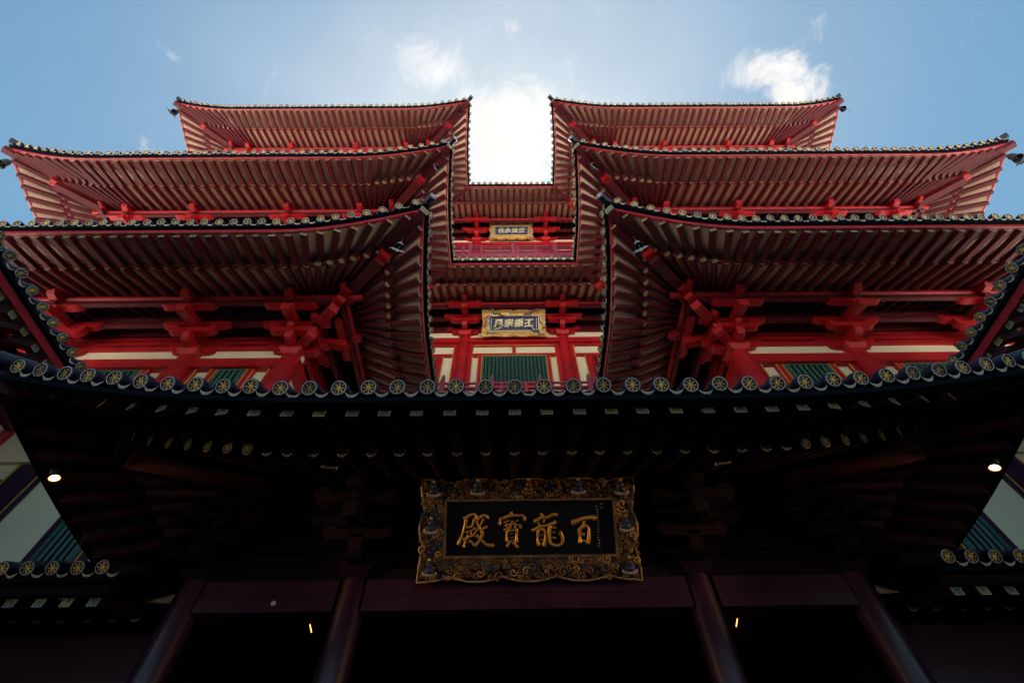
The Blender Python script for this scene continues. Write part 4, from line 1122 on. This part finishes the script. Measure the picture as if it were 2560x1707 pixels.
GB = dict(body=M_GILT, rim=M_GILT, rimr=.06, c0=M_GILT, c1=M_GILT, c2=M_GILT, c3=M_GILT, wt=(1, 1, 1, 1), sc=1.15, mould=M_IVORY, mw=.07, board=M_BLUE)
def small_plaque(label, BL, TLp, Wd, inner, lobes, dep, seed, chars, csize, dragons):
    root, put, Hh, pl_, frm = plaque_thing(label, BL, TLp, Wd, inner, lobes, dep, GB, seed, "carved name plaques", 90, .4)
    u0, v0, u1, v1 = inner; n = len(chars); w = (u1 - u0) * .82; x0 = u0 + (u1 - u0) * .09
    for i, ch in enumerate(chars):
        t = text_mb(ch, csize, M_IVORY, .06, .02)
        # slant and jitter a little, like brushwork
        t.v = [(x * 1.0 + y * .10, y * 1.0 + x * .08, z) for x, y, z in t.v]
        c = MB(); merge_into(c, t, Matrix.Translation((x0 + w * (i + .5) / n, (v0 + v1) / 2 - .02, .05))); put(c, "character", root)
    c = MB()
    for x in (u0 + .22, u1 - .22):
        for i in range(12): c.box(x - .035, x + .035, v0 + .2 + i * (v1 - v0 - .4) / 12, v0 + .2 + (i + .65) * (v1 - v0 - .4) / 12, -.02, .02, M_IVORY)
    put(c, "inscription", root)
    f = MB()
    if dragons:
        rnd = random.Random(seed)
        for (x, y, ang, ms) in ((1.7, Hh - .45, -.5, (M_GREENC, M_CARVR)), (Wd - 1.9, Hh - .45, .5, (M_CARVB, M_CARVR)), (.5, Hh * .55, 1.4, (M_CARVR, M_CARVW)), (Wd - .5, Hh * .55, -1.3, (M_GILT, M_CARVW)),
                                (1.35, .75, .5, (M_GREENC, M_CARVW)), (Wd - 1.4, .75, -.5, (M_CARVB, M_CARVW))):
            f = MB()
            for k_, (mm, o_) in enumerate(((ms[0], 0), (ms[1], .22))):
                P = [(x + (i - 5) * .17 * math.cos(ang) - math.sin(i * 1.1 + k_) * .13 * math.sin(ang) + o_, y + (i - 5) * .17 * math.sin(ang) + math.sin(i * 1.1 + k_) * .13 * math.cos(ang), .2 + .05 * math.sin(i)) for i in range(11)]
                f.tube(P, [.05 + .10 * math.sin(math.pi * (i + .5) / 11) for i in range(11)], mm, 6)
                f.sphere((P[-1][0], P[-1][1], .28), .15, ms[1], 7, 5)
            put(f, 'carved_dragon', frm)
    else:
        for x, y in ((.45, Hh - .45), (Wd - .45, Hh - .45), (2.35, Hh - .4), (Wd - 2.35, Hh - .4), (.42, Hh * .5), (Wd - .42, Hh * .5), (.45, .5), (Wd - .45, .5)):
            f = MB(); seat_fig(f, x, y, 1.5, (M_CARVW, M_GILT, M_GILT)); put(f, 'carved_figure', frm)
M_GREENC = mat("carved_green_paint", (.06, .28, .10), .5)
small_plaque("gold-framed blue plaque ringed with painted carvings, between the columns of the middle bay", (-3.98, 33.0, 49.5), (-3.98, 31.1, 52.75), 8.0, (.92, .78, 7.08, 2.85), ([0, .2, .5, .8, 1], [0, .45, 1]), .14, 11, "風宗振丕", 1.18, True)
small_plaque("small lobed gilt plaque with a blue board, highest up between the two wings", (-3.95, 33.0, 80.9), (-3.95, 31.4, 85.0), 8.0, (.95, 1.0, 7.05, 3.15), ([0, .15, .385, .615, .85, 1], [0, .3, .62, 1]), .42, 17, "住永法正", 1.25, False)

# ------------------------------------------------------------------ wind bells
def wind_bell(label, x, y, h, sc, pale, ang, sway=0.0):
    root = thing("wind_bell", label, "wind bell", (x, y, h), "wind bells under the eave corners")
    m = M_BELLPALE if pale else M_BRONZE
    def put(b, nm, par=None):
        b2 = MB(); merge_into(b2, b, Matrix.Rotation(ang, 4, 'Z') @ Matrix.Scale(sc, 4)); return b2.build(nm, par or root)
    b = MB(); b.lathe([(0, .0), (.07, -.02), (.16, -.10), (.22, -.22), (.24, -.5), (.27, -.66), (.34, -.8)], m, 18)
    b.lathe([(.33, -.8), (.25, -.62), (.20, -.25), (.0, -.10)], M_BELLIN, 18)
    b.lathe([(.34, -.8), (.335, -.815), (.33, -.8)], m, 18)
    b.cyl((0, 0, 0), (0, 0, 1.25), .022, m, 6); b.lathe([(.05, .0), (.09, .05), (.05, .1)], m, 10)
    body = put(b, "bell")
    b = MB(); b.cyl((0, 0, -.15), (0, 0, -1.25), .014, m, 5); b.sphere((0, 0, -.62), .07, m, 8, 5); put(b, "clapper", body)
    b = MB()       # cloud-shaped wind catcher: two curled wings with a hole
    prof = [(0, .18), (.14, .10), (.30, .20), (.50, .08), (.62, -.10), (.44, -.02), (.30, -.16), (.14, -.10), (0, -.30), (-.14, -.10), (-.30, -.16), (-.44, -.02), (-.62, -.10), (-.50, .08), (-.30, .20), (-.14, .10)]
    b.prism(prof, (0, 0, -1.35), X3, Z3, Y3, .03, m)
    put(b, "wind_catcher")
for a in (("pale bell with a cloud-shaped catcher under the lowest roof's corner, left of the middle bay", -8.5, 13.7, 33.0, .95, True, .4),
          ("pale bell with a cloud-shaped catcher under the lowest roof's corner, right of the middle bay", 8.75, 13.7, 32.9, 1.0, True, -.5),
          ("bell under the inner corner of the left wing's middle roof", -8.25, 13.3, 53.4, .9, True, 1.2),
          ("bell under the inner corner of the right wing's middle roof", 8.55, 13.3, 53.4, 1.0, True, .5),
          ("black bell hanging against the sky off the middle roof's far left tip", -52.35, 12.35, 52.2, 1.5, False, .2),
          ("black bell hanging against the sky off the middle roof's far right tip", 52.35, 12.35, 52.2, 1.5, False, -.7),
          ("little bell hanging at the top roof's outer left tip", -52.35, 12.25, 83.2, 1.4, False, 1.0),
          ("little bell hanging at the top roof's outer right tip", 52.35, 12.25, 83.2, 1.4, False, .2),
          ("little dark bell under the left top roof's inner corner beside the cloud gap", -8.2, 13.0, 85.2, 1.0, False, .2),
          ("little dark bell under the right top roof's inner corner beside the cloud gap", 8.5, 13.0, 85.2, 1.0, False, .9)): wind_bell(*a)

# ------------------------------------------------------------------ small fittings under the porch
def downlight(label, x, y, h, aim):
    root = thing("downlight", label, "lamp", (x, y, h), "lit downlights under the porch")
    q = Vector(aim).normalized(); rot = q.to_track_quat('-Z', 'Y').to_matrix().to_4x4()
    b = MB(); b.lathe([(0, .45), (.16, .45), (.2, .3), (.2, -.02), (.18, -.02), (.17, .06)], M_BLACKP, 18)
    b2 = MB(); merge_into(b2, b, rot); b2.cyl((0, 0, .2), (0, 0, 1.4), .04, M_BLACKP, 6); body = b2.build("housing", root)
    b = MB(); b.lathe([(.19, .0), (.135, .02)], M_GLOW, 18); b.lathe([(.135, .02), (.10, -.02), (0, -.04)], M_LAMP, 18); b2 = MB(); merge_into(b2, b, rot); b2.build("lens", root)
    ld = bpy.data.lights.new("downlight_beam", 'SPOT'); ld.energy = 60; ld.color = (1, .58, .22); ld.spot_size = math.radians(48); ld.spot_blend = 1.0; ld.shadow_soft_size = .04
    lo = bpy.data.objects.new("downlight_beam", ld); COL.objects.link(lo); lo.parent = root
    lo.location = q * .12 * S; lo.rotation_euler = (Vector((0, 19.3, 12.6)) - Vector((x, y, h))).to_track_quat('-Z', 'Y').to_euler()
downlight("warm round downlight under the dark porch, left end", -17.75, 14.25, 12.1, (.55, .1, -1))
downlight("warm round downlight under the dark porch, right end", 17.75, 14.25, 12.1, (-.55, .1, -1))
for sx, sd_ in ((-1, "left"), (1, "right")):
    b = MB(); b.cyl((sx * -.11, 0, -.2), (sx * .11, 0, .2), .024, M_TUBE, 8); b.cyl((sx * -.125, 0, -.226), (sx * -.11, 0, -.2), .03, M_BLACKP, 8); b.cyl((sx * .11, 0, .2), (sx * .125, 0, .226), .03, M_BLACKP, 8)
    # the tube leans so that it reads as a slanting stroke from below
    o = b.build("light_tube"); tagm(o, "orange glowing light tube inside the hall beside the %s inner column" % sd_, "lamp", (sx * 11.0, 26, 12.12), "orange tubes in the hall")
    root = thing("security_camera", "small black bullet camera under the porch above the %s bay" % sd_, "camera", (sx * 8.1, 15.4, 13.4), "bullet cameras")
    b = MB(); b.cyl((0, 0, .9), (0, 0, .12), .04, M_BLACKP, 8); b.cyl((0, 0, .12), (0, 0, .05), .12, M_BLACKP, 10); b.build("mount", root)
    b = MB(); b.cyl((sx * .32, -.1, .06), (sx * -.34, -.22, -.14), .10, M_BLACKP, 12); b.cyl((sx * -.34, -.22, -.14), (sx * -.345, -.222, -.142), .07, M_RING, 10); b.build("camera_body", root)
b = MB(); b.cyl((0, .0, 0), (0, -.05, 0), .10, M_WHITE, 16); b.cyl((0, -.05, 0), (0, -.08, 0), .07, M_WHITE, 16)
o = b.build("sensor"); tagm(o, "small white round sensor on the dark beam of the left bay", "sensor", (-10.72, 20.47, 10.56))
